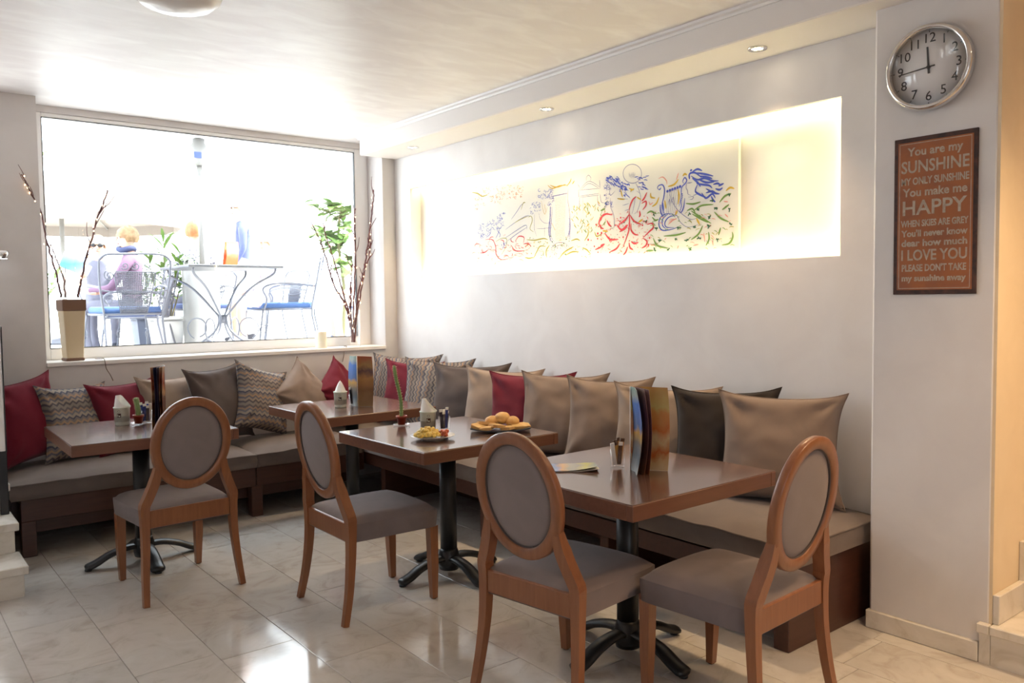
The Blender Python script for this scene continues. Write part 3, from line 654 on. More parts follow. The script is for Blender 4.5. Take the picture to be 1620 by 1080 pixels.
# ------------------------------------------------------------------ food
M['china'] = mat('white_china', (.80, .79, .78), .15); M['egg'] = mat('scrambled_egg', (.80, .52, .07), .5, noise_c=(.86, .66, .22), nscale=50); M['tomato'] = mat('stewed_tomato', (.42, .05, .02), .3, noise_c=(.55, .14, .05), nscale=40)
ex, ey = -1.375, -2.625
pl = empty('plate', (ex, ey, .7505), 0, 'white plate with scrambled eggs on the middle table', 'plate')
MB().lathe([(0, .004), (.05, .004), (.075, .008), (.110, .018), (.111, .020), (.075, .011), (.05, .0075), (0, .0075)], n=40).build('dish', M['china'], pl)
MB().lathe([(.052, 0), (.056, 0), (.056, .005), (.052, .005), (.052, 0)], n=32, cap=False).build('foot_ring', M['china'], pl)
dirR = Vector((_r2.x, _r2.y, 0)).normalized(); dirF = Vector((-dirR.y, dirR.x, 0))
rn = random.Random(5); b = MB()
for k in range(110):
    a = rn.uniform(0, 6.28); q = rn.random()**.55; p = Vector((ex, ey, 0))-dirR*.026+dirR*(.062*q*math.cos(a))+dirF*(.055*q*math.sin(a))
    r_ = rn.uniform(.008, .014); z = .7505+.011+r_*.8+.036*(1-q*q)*rn.uniform(.5, 1.0)
    b.ball((p.x, p.y, z), (r_, r_*rn.uniform(.7, 1.1), r_*.75), 8, 5, jit=.5, seed=k)
b.ball((ex-dirR.x*.026, ey-dirR.y*.026, 7505e-4+.027), (.056, .052, .016), 14, 8, jit=.2)
tag(b.build('scrambled_eggs', M['egg']), 'heap of yellow scrambled eggs on the white plate', 'eggs', kind='stuff')
for k in range(9):
    a = rn.uniform(0, 6.28); q = .030*math.sqrt((k+.5)/9); p = Vector((ex, ey, 0))+dirR*(.060+q*math.cos(a*1.0))+dirF*(q*1.1*math.sin(a)); r_ = rn.uniform(.012, .017)
    tag(MB().ball((p.x, p.y, .7505+.018+.008*(k % 3)), (r_, r_*.85, r_*.7), 10, 7, jit=.55, seed=k+50).build('tomato_piece', M['tomato']), 'small piece of red stewed tomato heaped beside the eggs', 'tomato', 'tomato pieces on the plate')
# black slate with bread
M['slate'] = mat('black_slate', (.018, .019, .022), .35); M['crust'] = mat('golden_bread_crust', (.62, .33, .10), .6, noise_c=(.72, .46, .18), nscale=25); M['crumb'] = mat('toast_crumb', (.72, .50, .22), .8, noise_c=(.62, .36, .11), nscale=30)
bx, by = -.975, -2.660
sl = empty('serving_plate', (bx, by, .7505), R(-38), 'black serving plate holding rolls and toast', 'plate')
MB().sheet(lambda u, v: Vector((-.155+.31*u, -.095+.19*v, .004+.016*abs(2*u-1)**2.5+.006*abs(2*v-1)**3)), 16, 8, .006).build('dish', M['slate'], sl)
MB().box(-.06, .06, -.04, .04, 0, .004, .001).build('foot', M['slate'], sl)
def on_plate(o): return o
def loc2(u, w, z): return Vector((bx, by, .7505+z))+dirR*u+dirF*w
for k, (u, w, z, r_, lb) in enumerate(((-.045, .03, .048, .038, 'round golden bread roll at the left of the bread plate'), (.010, .035, .062, .043, 'round golden bread roll on top of the pile in the middle'), (.062, .02, .046, .038, 'round golden bread roll at the right of the bread plate'))):
    p = loc2(u, w, z); o = MB().ball(p, (r_, r_*.95, r_*.72), 18, 12, jit=.10, seed=k).build('bread_roll', M['crust']); tag(o, lb, 'bread roll', 'rolls on the black plate')
    MB().ball(p-Vector((0, 0, r_*.18)), (r_*1.0, r_*.955, r_*.40), 18, 8, jit=.05, seed=k+9).build('cut_side', M['crumb'], o)
poly = [(-.045, -.03), (.045, -.033), (.05, .02), (.03, .036), (-.03, .036), (-.05, .02)]
for k, (u, w, z, tilt, rz, lb) in enumerate(((-.105, -.020, .028, 12, 10, 'toast slice leaning at the left end of the black plate'), (-.070, -.048, .022, -6, 40, 'toast slice lying at the front of the black plate'), (-.02, -.035, .032, 8, 80, 'toast slice under the rolls in the middle'), (.045, -.042, .022, -5, 20, 'toast slice at the front right of the black plate'), (.105, -.012, .026, 10, -20, 'toast slice at the right tip of the black plate'), (-.072, .01, .036, 14, 120, 'toast slice tucked behind the left slices'))):
    Mx = Matrix.Translation(loc2(u, w, z)) @ Matrix.Rotation(R(rz), 4, 'Z') @ Matrix.Rotation(R(tilt), 4, 'X')
    o = MB().prism(poly, -.007, .007, M=Mx).build('toast_slice', M['crust']); tag(o, lb, 'toast', 'toast on the black plate')
    MB().prism([(x*.88, y*.86) for x, y in poly], -.0082, .0082, M=Mx).build('crumb', M['crumb'], o)

# ------------------------------------------------------------------ window sill
M['vase_cream'] = mat('cream_ceramic', (.62, .50, .33), .45); M['vase_brown'] = mat('brown_glaze', (.17, .085, .05), .5)
def sq_prism(b, prof, n=4):
    return b
vx, vy = -2.455, .105
v = empty('square_vase', (vx, vy, SILL), R(6), 'tall square cream vase with brown rim at the left of the sill', 'vase')
def squares(prof, rad=.006):
    b = MB(); rings = []
    for hw, z in prof:
        c = hw-rad; ring = []
        for cx, cy, a0 in ((c, c, 0), (-c, c, 90), (-c, -c, 180), (c, -c, 270)):
            for a in (0, 45, 90): ring.append((cx+rad*math.cos(R(a0+a)), cy+rad*math.sin(R(a0+a)), z))
        rings.append(ring)
    n = 12; vs = [p for r in rings for p in r]; fs = [(i*n+k, i*n+(k+1) % n, (i+1)*n+(k+1) % n, (i+1)*n+k) for i in range(len(rings)-1) for k in range(n)]
    fs += [tuple(range(n-1, -1, -1)), tuple(range((len(rings)-1)*n, len(rings)*n))]
    return b.add(vs, fs)
squares([(.052, .018), (.068, .335)]).build('body', M['vase_cream'], v)
squares([(.054, .0), (.057, .004), (.057, .016), (.052, .020)]).build('foot', M['vase_brown'], v)
squares([(.069, .333), (.073, .338), (.074, .405), (.070, .41), (.062, .41), (.060, .345)]).build('rim', M['vase_brown'], v)
M['twig'] = mat('dark_twig_bark', (.12, .06, .06), .8, noise_c=(.2, .10, .10), nscale=60); M['twig2'] = mat('reddish_twig_bark', (.15, .055, .055), .8)
M['fairy'] = mat('fairy_light_bulb', (1, .9, .8), .3, emit=(1, .62, .30), estr=7)
def branch_px(label, pts, Y, r0, mt_, nb, seed, side=7, root=None, lean=None):
    """branch whose course follows pixels of the photo on the plane of the sill, with depth added"""
    rn = random.Random(seed); P = []
    for i, (x, y) in enumerate(pts):
        yy = Y if not lean else Y+lean*i/(len(pts)-1); P.append(at(x, y, 'Y', yy))
    o = empty('fairy_light_branch', P[0], 0, label, 'branch', 'lit twigs on the sill')
    P = [p-P[0] for p in P]; C_ = catmull(P, 6); m = len(C_)
    C_ = [p+Vector((rn.uniform(-1, 1), rn.uniform(-1, 1), 0))*.004 for p in C_]
    MB().tube(C_, [r0*(1-.45*i/(m-1)) for i in range(m)], 6).build('stem', mt_, o)
    for k in range(side):
        i = rn.randrange(int(m*.15), m-2); p = C_[i]; t = (C_[i+1]-C_[i-1]).normalized(); d = (t+Vector((rn.uniform(-1, 1), rn.uniform(-.5, .5), rn.uniform(-.2, .4)))*.7).normalized(); l = rn.uniform(.04, .12)
        q = catmull([p, p+d*l*.5+Vector((rn.uniform(-.01, .01), 0, .004)), p+d*l+Vector((0, 0, l*.25))], 4); MB().tube(q, [r0*.5*(1-.5*j/(len(q)-1)) for j in range(len(q))], 5).build('twig', mt_, o)
    wr_ = []
    for i in range(m):
        p = C_[i]; wr_.append(p+Vector((math.cos(i*1.3), math.sin(i*1.3)*.8, 0))*(r0+.003))
    MB().tube(wr_, .0011, 4).build('light_wire', M['paper'] if seed % 2 else M['twig2'], o)
    for k in range(nb):
        i = int(m*(.12+.85*(k+rn.random()*.6)/nb)); i = min(i, m-1); p = C_[i]+Vector((rn.uniform(-.018, .018), rn.uniform(-.015, .004), rn.uniform(-.006, .012)))
        MB().ball(p, (.0032, .0032, .006), 6, 5).build('bulb', M['fairy'], o)
    return o
branch_px('long lit branch leaning left out of the cream vase onto the wall', [(97, 470), (88, 430), (75, 385), (66, 340), (52, 312), (42, 290), (34, 276)], .105, .0065, M['twig'], 14, 1, 6, lean=-.16)
branch_px('short lit branch leaning right out of the cream vase', [(123, 470), (129, 440), (137, 405), (146, 375), (152, 350), (163, 322), (170, 300)], .105, .0075, M['twig'], 14, 2, 8, lean=.05)
branch_px('thin lit twig in the middle of the cream vase', [(104, 470), (100, 440), (88, 408), (80, 385)], .115, .005, M['twig'], 8, 3, 4)
cd = empty('pillar_candle', (-.655, .10, SILL), 0, 'short ivory pillar candle on the sill', 'candle')
M['wax'] = mat('ivory_wax', (.80, .76, .62), .5, sub=.2)
MB().lathe([(0, 0), (.044, 0), (.046, .004), (.046, .128), (.042, .133), (.02, .130), (0, .127)], n=28).build('wax', M['wax'], cd)
MB().tube([(0, 0, .125), (.002, 0, .142)], .0015, 5).build('wick', M['black'], cd)
gv = empty('glass_vase', (-.345, .115, SILL), 0, 'clear glass cylinder vase of twigs at the right of the sill', 'vase')
MB().lathe([(0, 0), (.045, 0), (.047, .004), (.047, .30), (.0445, .30), (.0445, .012), (0, .012)], n=30).build('cylinder', M['glass'], gv)
gx = [(556, 541), (558, 541), (560, 541), (562, 541), (557, 541), (560, 540)]
for k, (pts, lb, ln) in enumerate((
    ([(560, 541), (553, 510), (545, 480), (528, 450), (516, 410), (504, 375), (492, 352)], 'lit twig reaching furthest left out of the glass vase', -.02),
    ([(558, 541), (554, 505), (548, 480), (536, 440), (526, 405), (516, 375), (511, 352)], 'lit twig second from the left in the glass vase', .03),
    ([(557, 541), (556, 500), (555, 470), (556, 440), (557, 418)], 'short upright lit twig in the glass vase', .0),
    ([(559, 541), (559, 495), (561, 450), (562, 400), (561, 360), (562, 330)], 'tall upright lit twig against the window frame', .04),
    ([(561, 541), (563, 500), (568, 460), (577, 420), (582, 385), (586, 355), (590, 322), (591, 300)], 'tallest lit twig leaning right out of the glass vase', -.03),
    ([(560, 541), (565, 495), (572, 455), (578, 425), (585, 400), (584, 372)], 'lit twig leaning right beside the window reveal', -.05))):
    branch_px(lb, pts,  .115, .0085, M['twig2'], 9, 10+k, 7, lean=ln)
M['cable'] = mat('brown_cable', (.16, .11, .08), .6)
for lb, px in (('thin brown cable hanging from the sill near the cream vase', [(153, 545), (158, 556), (165, 568), (168, 582), (174, 592), (179, 602)]), ('thin brown cable hanging below the glass vase', [(549, 525), (547, 545), (545, 552), (544, 562), (542, 572)])):
    P = [at(x, y, 'Y', .02 if y < 560 else -.022) for x, y in px]; P[0].y = .08; P[0].z = SILL+.004; P[1].y = -.0; P[1].z = SILL+.008
    tag(MB().tube(catmull(P, 5), .0028, 6).build('cable', M['cable']), lb, 'cable')

# ------------------------------------------------------------------ clock and sign on the pillar
M['rust'] = mat('rusty_orange_enamel', (.36, .115, .035), .6, noise_c=(.25, .085, .04), nscale=9, detail=8, ramp=(.42, .72)); M['sign_dark'] = mat('blackened_sign_edge', (.035, .02, .018), .7, noise_c=(.09, .035, .025), nscale=30)
M['sign_text'] = mat('cream_lettering', (.52, .45, .36), .7, noise_c=(.40, .31, .23), nscale=40)
M['dial'] = mat('clock_dial', (.93, .92, .93), .5); M['numeral'] = mat('clock_numeral', (.03, .03, .035), .5)
WALL = lambda y, z, d=0: Matrix(((0, 0, -1, PX-d), (-1, 0, 0, y), (0, 1, 0, z), (0, 0, 0, 1)))     # local x -> -Y, local y -> Z, local z -> -X
ck = empty('wall_clock', mat=WALL(-4.492, 2.333), label='round steel wall clock with black numerals on the pillar', cat='clock')
MB().lathe([(.150, .001), (.164, .002), (.168, .012), (.168, .030), (.164, .042), (.156, .047), (.149, .044), (.146, .034), (.146, .020)], n=64, cap=False).build('rim', M['chrome'], ck)
MB().lathe([(0, .020), (.148, .020), (.148, .002), (0, .002)], n=48).build('dial', M['dial'], ck)
for k in range(1, 13):
    a = R(90-30*k); text_mesh(str(k), .052, 'numeral', M['numeral'], ck, Matrix.Translation((.113*math.cos(a), .113*math.sin(a), .0212)), .0004)
for k in range(12):
    a = R(30*k); Mx = Matrix.Rotation(a, 4, 'Z'); MB().box(.136, .1435, -.0012, .0012, .0205, .0212, M=Mx).build('hour_mark', M['numeral'], ck)
hh = MB().prism([(-.0045, -.025), (.0045, -.025), (.0035, .080), (-.0035, .080)], .0245, .0255, M=Matrix.Rotation(R(4), 4, 'Z')); hh.build('hour_hand', M['numeral'], ck)
hh = MB().prism([(-.003, -.026), (.003, -.026), (.0018, .118), (-.0018, .118)], .0275, .0285, M=Matrix.Rotation(R(95), 4, 'Z')); hh.build('minute_hand', M['numeral'], ck)
MB().lathe([(.007, .021), (.007, .030), (0, .031)], n=16).build('hub', M['numeral'], ck)
MB().lathe([(0, .036), (.148, .0345), (.148, .033), (0, .0345)], n=48).build('glass', M['glass'], ck)
sg = empty('wall_sign', mat=WALL(-4.5135, 1.753), label='rusty orange metal sign with cream song lyrics on the pillar', cat='sign')
SW, SH = .323, .634
MB().box(-SW/2, SW/2, -SH/2, SH/2, .001, .008, .002).build('backing', M['sign_dark'], sg)
MB().box(-SW/2+.016, SW/2-.016, -SH/2+.018, SH/2-.018, .007, .0092, .001).build('panel', M['rust'], sg)
ln = MB()
for x0, x1, y0, y1 in ((-.139, .139, .291, .2935), (-.139, .139, -.2935, -.291), (-.139, -.1365, -.29, .29), (.1365, .139, -.29, .29)): ln.box(x0, x1, y0, y1, .009, .0097)
ln.build('border_line', M['sign_text'], sg)
rows = [('You are my', .257, .046, .215), ('SUNSHINE', .196, .068, .262), ('MY ONLY SUNSHINE', .139, .040, .262), ('You make me', .094, .046, .250), ('HAPPY', .030, .082, .248), ('WHEN SKIES ARE GREY', -.031, .036, .262), ("You'll never know", -.071, .036, .258), ('dear how much', -.110, .038, .255), ('I LOVE YOU', -.160, .060, .255), ("PLEASE DON'T TAKE", -.211, .038, .250), ('my sunshine away', -.252, .034, .250)]
for tx, y, size, w in rows:
    text_mesh(tx, size, 'lettering', M['sign_text'], sg, Matrix.Translation((0, y, .0095)), .0004, width=w, offset=.0012)

# ------------------------------------------------------------------ ceiling lamp, stairs, left side
lm = empty('ceiling_lamp', (-2.475, -2.415, ZC), 0, 'white glass dome lamp on the ceiling', 'lamp')
M['opal'] = mat('opal_glass', (.80, .78, .77), .25)
MB().lathe([(.19, 0), (.196, -.012), (.19, -.025)], n=40).build('collar', M['white_paint'], lm)
MB().lathe([(.188, -.02), (.175, -.055), (.14, -.085), (.08, -.105), (0, -.112)], n=40).build('dome', M['opal'], lm)
st = empty('marble_stairs', (-3.5, -.8, 0), 0, 'cream marble steps rising at the left edge', 'stairs')
for k in range(6):
    y0 = -1.43+.27*k; z = .158*(k+1)
    part('tread', MB().box(-4.25, -2.968, y0, y0+.31, z-.042, z, .004), M['stair_marble'], st)
    part('riser', MB().box(-4.25, -2.99, y0+.028, y0+.05, z-.158, z-.042), M['stair_marble'], st)
    part('end_block', MB().box(-4.25, -2.985, y0+.04, .0, z-.158, z-.042), M['stair_marble'], st)
bl = empty('balustrade', (-3.0, -.5, 0), 0, 'white steel guard panel between the steps and the bench', 'railing')
part('panel', MB().box(-3.014, -2.986, -.94, -.03, .66, 1.32, .003), M['white_paint'], bl)
part('edge_profile', MB().box(-2.986, -2.981, -.945, -.03, .655, 1.325, .001), M['black'], bl)
for yy in (-.90, -.12):
    o = MB().box(-3.020, -2.980, yy-.02, yy+.02, .31, .66, .003).build('post', M['black']); o.parent = bl; o.matrix_parent_inverse = Matrix.Translation(bl.location).inverted()
hl = empty('wall_lamp', (-2.855, 0, 1.755), 0, 'small chrome spot lamp on the wall left of the window', 'lamp')
MB().tube([(0, -.002, 0), (0, -.05, 0)], .012, 10).build('stem', M['chrome'], hl)
MB().lathe([(.0, -.03), (.022, -.028), (.030, 0), (.030, .02), (.024, .02), (0, .01)], (0, -.075, 0), 20).build('head', M['chrome'], hl)
MB().lathe([(0, -.002), (.022, -.002), (.022, .004), (0, .004)], (0, -.075, -.028), 18).build('lens', mat('lit_lamp_lens', (1, 1, 1), .3, emit=(.9, .95, 1), estr=4), hl)
# stairs on the right
sr = empty('marble_stairs', (.4, -5.4, 0), 0, 'cream marble steps rising beside the clock pillar', 'stairs')
part('step_nose', MB().box(PX-.032, PX-.0005, PY1-.004, PY1+.040, .124, .160, .003), M['stair_marble'], sr)
part('step_nose', MB().box(PX-.012, PX-.0005, PY1-.004, PY1+.036, 0, .124), M['stair_marble'], sr)
for k in range(5):
    x0 = PX-.012+.30*k; z = .160*(k+1)
    part('tread', MB().box(x0-.02, x0+.33, -6.19, PY1-.006, z-.036, z, .004), M['stair_marble'], sr)
    part('riser', MB().box(x0, x0+.03, -6.19, PY1-.006, z-.16, z-.034), M['stair_marble'], sr)
    part('skirting', MB().box(x0+.014, x0+.30, PY1-.03, PY1-.005, z, z+.115, .003), M['stair_marble'], sr)
    if k: part('skirting', MB().box(x0-.03, x0+.016, PY1-.03, PY1-.005, z-.05, z+.115, .003), M['stair_marble'], sr)
# ------------------------------------------------------------------ painted panel in the niche
PXM = .074
mp_ = empty('mural_panel', (PXM, -2.17, 1.69), 0, 'long painted panel of lyre players and flowers in the lit niche', 'painting')
def mpart(name, mb, m, **kw):
    o = mb.build(name, m, None, **kw); o.parent = mp_; o.matrix_parent_inverse = Matrix.Translation(mp_.location).inverted(); return o
M['canvas'] = mat('pale_canvas', (.80, .77, .70), .6, noise_c=(.83, .80, .74), nscale=4)
mpart('canvas', MB().box(PXM, .096, -3.383, -.95, 1.678, 2.268, .002), M['canvas'])
PAINT = {'blue': (.055, .09, .50), 'lav': (.24, .23, .42), 'red': (.70, .045, .06), 'pink': (.78, .34, .28), 'green': (.17, .30, .06), 'dgreen': (.03, .12, .05), 'olive': (.40, .36, .03), 'ochre': (.66, .42, .03), 'peach': (.80, .46, .26), 'grey': (.26, .22, .26)}
ST = {k: MB() for k in PAINT}; layer = [0]
def A(*P): return [(740+x/5.686, 240+y/5.686) for x, y in P]
def B(*P): return [(950+x/6, 240+y/6) for x, y in P]
def stroke(c, P, w=.004, taper=True, k=5):
    layer[0] += 1; d = .0006+.0000008*layer[0]; w *= .78
    P = [at(x, y, 'X', PXM-d) for x, y in P]
    Q = catmull(P, k) if len(P) > 2 else [P[0].lerp(P[1], i/4) for i in range(5)]
    vs = []; m = len(Q)
    for i, p in enumerate(Q):
        t = Q[min(i+1, m-1)]-Q[max(i-1, 0)]; n = Vector((0, -t.z, t.y)); n = n.normalized() if n.length > 0 else Vector((0, 0, 1))
        s = w*(.25+.75*math.sin(math.pi*(i+.4)/(m-.2))) if taper else w
        vs += [p+n*s/2, p-n*s/2]
    ST[c].add(vs, [(2*i, 2*i+1, 2*i+3, 2*i+2) for i in range(m-1)])
def dot(c, x, y, r):
    layer[0] += 1; p = at(x, y, 'X', PXM-.0006-.0000008*layer[0]); ST[c].add([p+Vector((0, r*math.cos(a), r*math.sin(a))) for a in [math.pi*k/4 for k in range(8)]], [tuple(range(8))])
def curl(c, x, y, r, w, a0, turn, sq=1.0):
    stroke(c, [(x+r*(1-.55*i/7)*math.cos(a0+turn*i/7), y+r*sq*(1-.55*i/7)*math.sin(a0+turn*i/7)) for i in range(8)], w, k=3)
rn = random.Random(11); U = rn.uniform
# blossom branch at the left
stroke('olive', A((40, 365), (90, 375), (130, 400), (180, 385)), .012); stroke('grey', A((90, 380), (105, 420), (108, 430)), .004)
for k in range(95):
    x = U(60, 500); y = 300+abs(x-250)*.05+U(0, 240)*(1-.0012*x)
    if y > 500-.38*(x-60)+110: continue
    (X, Y), = A((x, y)); curl(rn.choice(['peach', 'peach', 'pink']), X, Y, U(1, 2.6), U(.003, .007), U(0, 6), U(2, 5))
# curly heads of hair (blue) - two left figures and the lyre player
def hair(x0, y0, x1, y1, n, r0=1.2, r1=3, w=.0035, c='blue', slant=0, fn=A):
    for k in range(n):
        t = U(0, 1); x = U(x0, x1); y = U(y0, y1)+slant*(x-(x0+x1)/2); (X, Y), = fn((x, y)); curl(c, X, Y, U(r0, r1), U(.6, 1.3)*w, U(0, 6.3), rn.choice([-1, 1])*U(2.5, 5))
hair(100, 610, 330, 730, 75, slant=-.55); hair(560, 460, 655, 550, 22, slant=-.3); hair(640, 340, 770, 420, 30); hair(715, 400, 780, 490, 10)
for p in ([(285, 690), (275, 730), (250, 780)], [(210, 690), (200, 740), (165, 770)], [(260, 700), (290, 740), (285, 770)]): stroke('blue', A(*p), .006)
# instrument on the left (lavender / olive), arms of the flute player
for p in ([(340, 700), (420, 640), (520, 580), (570, 580)], [(330, 780), (420, 720), (520, 660), (530, 700)], [(360, 800), (440, 740), (530, 680)], [(390, 610), (440, 540), (480, 480), (515, 455)]): stroke('lav', A(*p), .006)
for p in ([(540, 590), (570, 580), (580, 620), (560, 690), (590, 720)], [(420, 640), (470, 610), (540, 580)], [(480, 520), (500, 460), (520, 458)]): stroke('olive', A(*p), .007)
for p in ([(600, 560), (598, 640), (600, 700), (620, 760)], [(640, 550), (650, 600), (690, 640), (750, 640)], [(620, 690), (680, 690), (760, 680)], [(690, 680), (690, 760)]): stroke('lav', A(*p), .003)
for p in ([(660, 440), (690, 560), (715, 500)], [(690, 470), (700, 540)]): stroke('ochre', A(*p), .004)
# large lyre
stroke('blue', A((745, 480), (742, 560), (735, 640), (728, 720), (745, 790), (775, 830)), .006); stroke('blue', A((760, 490), (757, 570), (750, 650), (742, 720), (757, 780), (785, 815)), .004)
for i in range(26):
    y = 500+i*12; stroke('blue', A((735-(8 if 620 < y < 760 else 0), y), (752-(4 if y > 620 else 0), y+2)), .004)
stroke('lav', A((905, 330), (898, 420), (910, 500), (918, 600), (915, 700), (900, 760), (880, 800)), .006); stroke('blue', A((920, 600), (922, 700), (905, 770)), .004)
for i in range(16): stroke('blue', A((905+6*math.sin(i), 600+i*12), (925, 604+i*12)), .003)
stroke('lav', A((755, 402), (820, 388), (895, 372)), .007)
for i in range(14): stroke('blue', A((762+i*10, 396-i*2), (764+i*10, 406-i*2)), .005)
for i in range(9): stroke('grey', A((790+i*11, 410-i*2), (794+i*9, 800)), .0016, taper=False)
for r_ in (58, 85): stroke('lav', A(*[(835+r_*math.cos(a), 895-r_*.95*math.sin(a)) for a in [math.pi*(1-i/9) for i in range(10)]]), .004)
for k in range(26): (X, Y), = A((U(750, 890), U(830, 950))); curl('lav', X, Y, U(.8, 2), .003, U(0, 6), 4)
for p in ([(720, 300), (760, 330), (830, 305), (900, 300)], [(890, 310), (920, 270), (930, 240)], [(940, 290), (960, 260)], [(740, 300), (800, 318), (880, 292)]): stroke('ochre', A(*p), .010)
for k in range(7): stroke('peach', A((755+k*4, 640+k*8), (762+k*4, 655+k*9)), .005)
# temple
for p in ([(1010, 335), (1090, 265), (1185, 315)], [(1020, 340), (1090, 285), (1175, 325)], [(995, 345), (1185, 330)], [(998, 400), (1180, 375)], [(1005, 410), (1180, 390)], [(1005, 410), (1003, 540)], [(1035, 408), (1035, 560)], [(1165, 390), (1172, 470), (1195, 490)], [(1190, 380), (1200, 450), (1230, 460)], [(995, 345), (998, 410)], [(1185, 255), (1190, 330)], [(1070, 265), (1066, 235), (1085, 210), (1108, 235), (1100, 265)], [(990, 290), (1005, 320)]): stroke('lav', A(*p), .0042)
# leafy stalks below it
for k in range(85):
    x = U(935, 1240); y = U(470, 740); (X, Y), = A((x, y)); l = U(3, 8); a = U(-.5, .5)+rn.choice([-1, 1])*.5; stroke(rn.choice(['olive', 'green', 'green', 'ochre']), [(X, Y), (X+l*.5*math.sin(a)+.5, Y-l*.5), (X+l*math.sin(a), Y-l)], U(.004, .008))
# olive scrolls along the bottom middle
for p in ([(530, 790), (600, 795), (680, 780), (720, 790)], [(590, 960), (620, 900), (650, 850), (700, 850)], [(710, 950), (705, 890), (735, 840)], [(820, 965), (860, 910), (920, 870), (950, 855)], [(880, 930), (940, 900), (1000, 900)], [(1030, 865), (1070, 880), (1105, 920)], [(930, 800), (980, 785), (1010, 800)], [(1050, 800), (1080, 750), (1085, 700)], [(515, 950), (550, 958), (590, 950)], [(1140, 720), (1160, 760), (1200, 740)]): stroke('olive', A(*p), .011)
for k in range(45): (X, Y), = A((U(520, 1110), U(760, 970))); dot(rn.choice(['dgreen', 'dgreen', 'olive']), X, Y, U(.0025, .005))
# pink and red swirls at the lower left
for k in range(60):
    x = U(60, 560); y = U(780, 990); (X, Y), = A((x, y)); curl('pink' if k % 3 else 'red', X, Y, U(2, 7), U(.004, .009), U(0, 6.3), rn.choice([-1, 1])*U(1.2, 2.6), .8)
for p in ([(160, 790), (220, 790), (250, 850), (255, 920), (300, 970), (370, 960)], [(390, 840), (430, 890), (510, 890)], [(430, 800), (460, 760), (505, 770), (500, 820)], [(500, 830), (540, 825), (570, 850)], [(110, 910), (150, 905), (185, 880)]): stroke('red', A(*p), .010)
for p in ([(250, 810), (300, 780), (350, 785), (340, 860), (300, 930)],): stroke('olive', A(*p), .006)
for k in range(8): (X, Y), = A((U(290, 345), U(800, 860))); stroke('blue', [(X, Y), (X+.5, Y+4)], .006)
# central singer: hair, disc, red robe
for k in range(60):
    x = U(40, 260); y = U(210, 290)+.35*(x-60)+(U(0, 90) if x > 170 else 0); (X, Y), = B((x, y)); stroke('blue', [(X, Y), (X+U(1, 3), Y+U(-1, 2.5)), (X+U(3, 6), Y+U(1, 5))], U(.005, .009))
hair(45, 260, 90, 360, 16, fn=B); hair(35, 400, 110, 520, 24, fn=B, c='blue')
for k in range(18): x, y = U(310, 430), U(230, 350); (X, Y), = B((x, y)); stroke('blue', [(X, Y), (X+3, Y+U(-1, 1.5)), (X+6, Y+U(-1, 3))], U(.005, .009))
stroke('lav', B(*[(302+88*math.cos(a), 208+90*math.sin(a)) for a in [2*math.pi*i/18 for i in range(19)]]), .005, taper=False, k=2)
for k in range(12): stroke('lav', B((270+k*5, U(190, 220)), (272+k*5, U(225, 260))), .002)
for p in ([(95, 340), (85, 390), (100, 410), (140, 370)], [(95, 440), (95, 520), (125, 600), (130, 690), (120, 740)], [(160, 440), (260, 450)], [(210, 510), (270, 490)], [(230, 560), (280, 540)], [(340, 370), (375, 400), (378, 470), (350, 560), (320, 590)], [(300, 590), (320, 500), (330, 420)], [(330, 290), (360, 350), (375, 400)]): stroke('lav', B(*p), .0045)
for p in ([(190, 350), (200, 400), (210, 430)], [(270, 345), (300, 360), (320, 350)], [(160, 445), (230, 452)], [(345, 430), (385, 455)], [(285, 380), (300, 350)]): stroke('ochre', B(*p), .012)
for p in ([(270, 560), (275, 660), (265, 760), (215, 900)], [(275, 590), (230, 650), (170, 690)], [(280, 600), (320, 660), (390, 690)], [(270, 560), (285, 500), (310, 450), (340, 425)], [(440, 385), (415, 440), (390, 470)], [(400, 550), (430, 510), (430, 470), (390, 490)], [(370, 560), (375, 600), (365, 620)], [(0, 660), (20, 605), (60, 590), (110, 600)], [(0, 690), (5, 720), (30, 730)], [(40, 770), (90, 830), (170, 830)], [(90, 950), (150, 920), (185, 870)], [(290, 680), (290, 740), (320, 780), (360, 790)], [(405, 815), (460, 760), (500, 720), (490, 680), (440, 690)], [(405, 820), (440, 850), (430, 890), (390, 915)], [(270, 860), (280, 910), (310, 930)], [(60, 650), (80, 690), (105, 710)], [(215, 980), (240, 950), (258, 900)], [(290, 850), (320, 870), (360, 860)], [(0, 890), (40, 875)], [(150, 690), (200, 740), (250, 690)], [(180, 760), (230, 730), (260, 690)]): stroke('red', B(*p), .015)
for p in A((1200, 690), (1180, 640), (1200, 590), (1240, 565)), A((1145, 880), (1190, 860), (1230, 830)): stroke('red', p, .014)
for k in range(90):
    x, y = U(0, 470), U(600, 960); (X, Y), = B((x, y)); dot('red' if k % 3 == 0 else 'dgreen' if k % 3 == 1 else 'pink', X, Y, U(.002, .007 if k % 3 == 0 else .004))
for k in range(12): (X, Y), = A((U(1080, 1240), U(650, 930))); dot('red', X, Y, U(.003, .009))
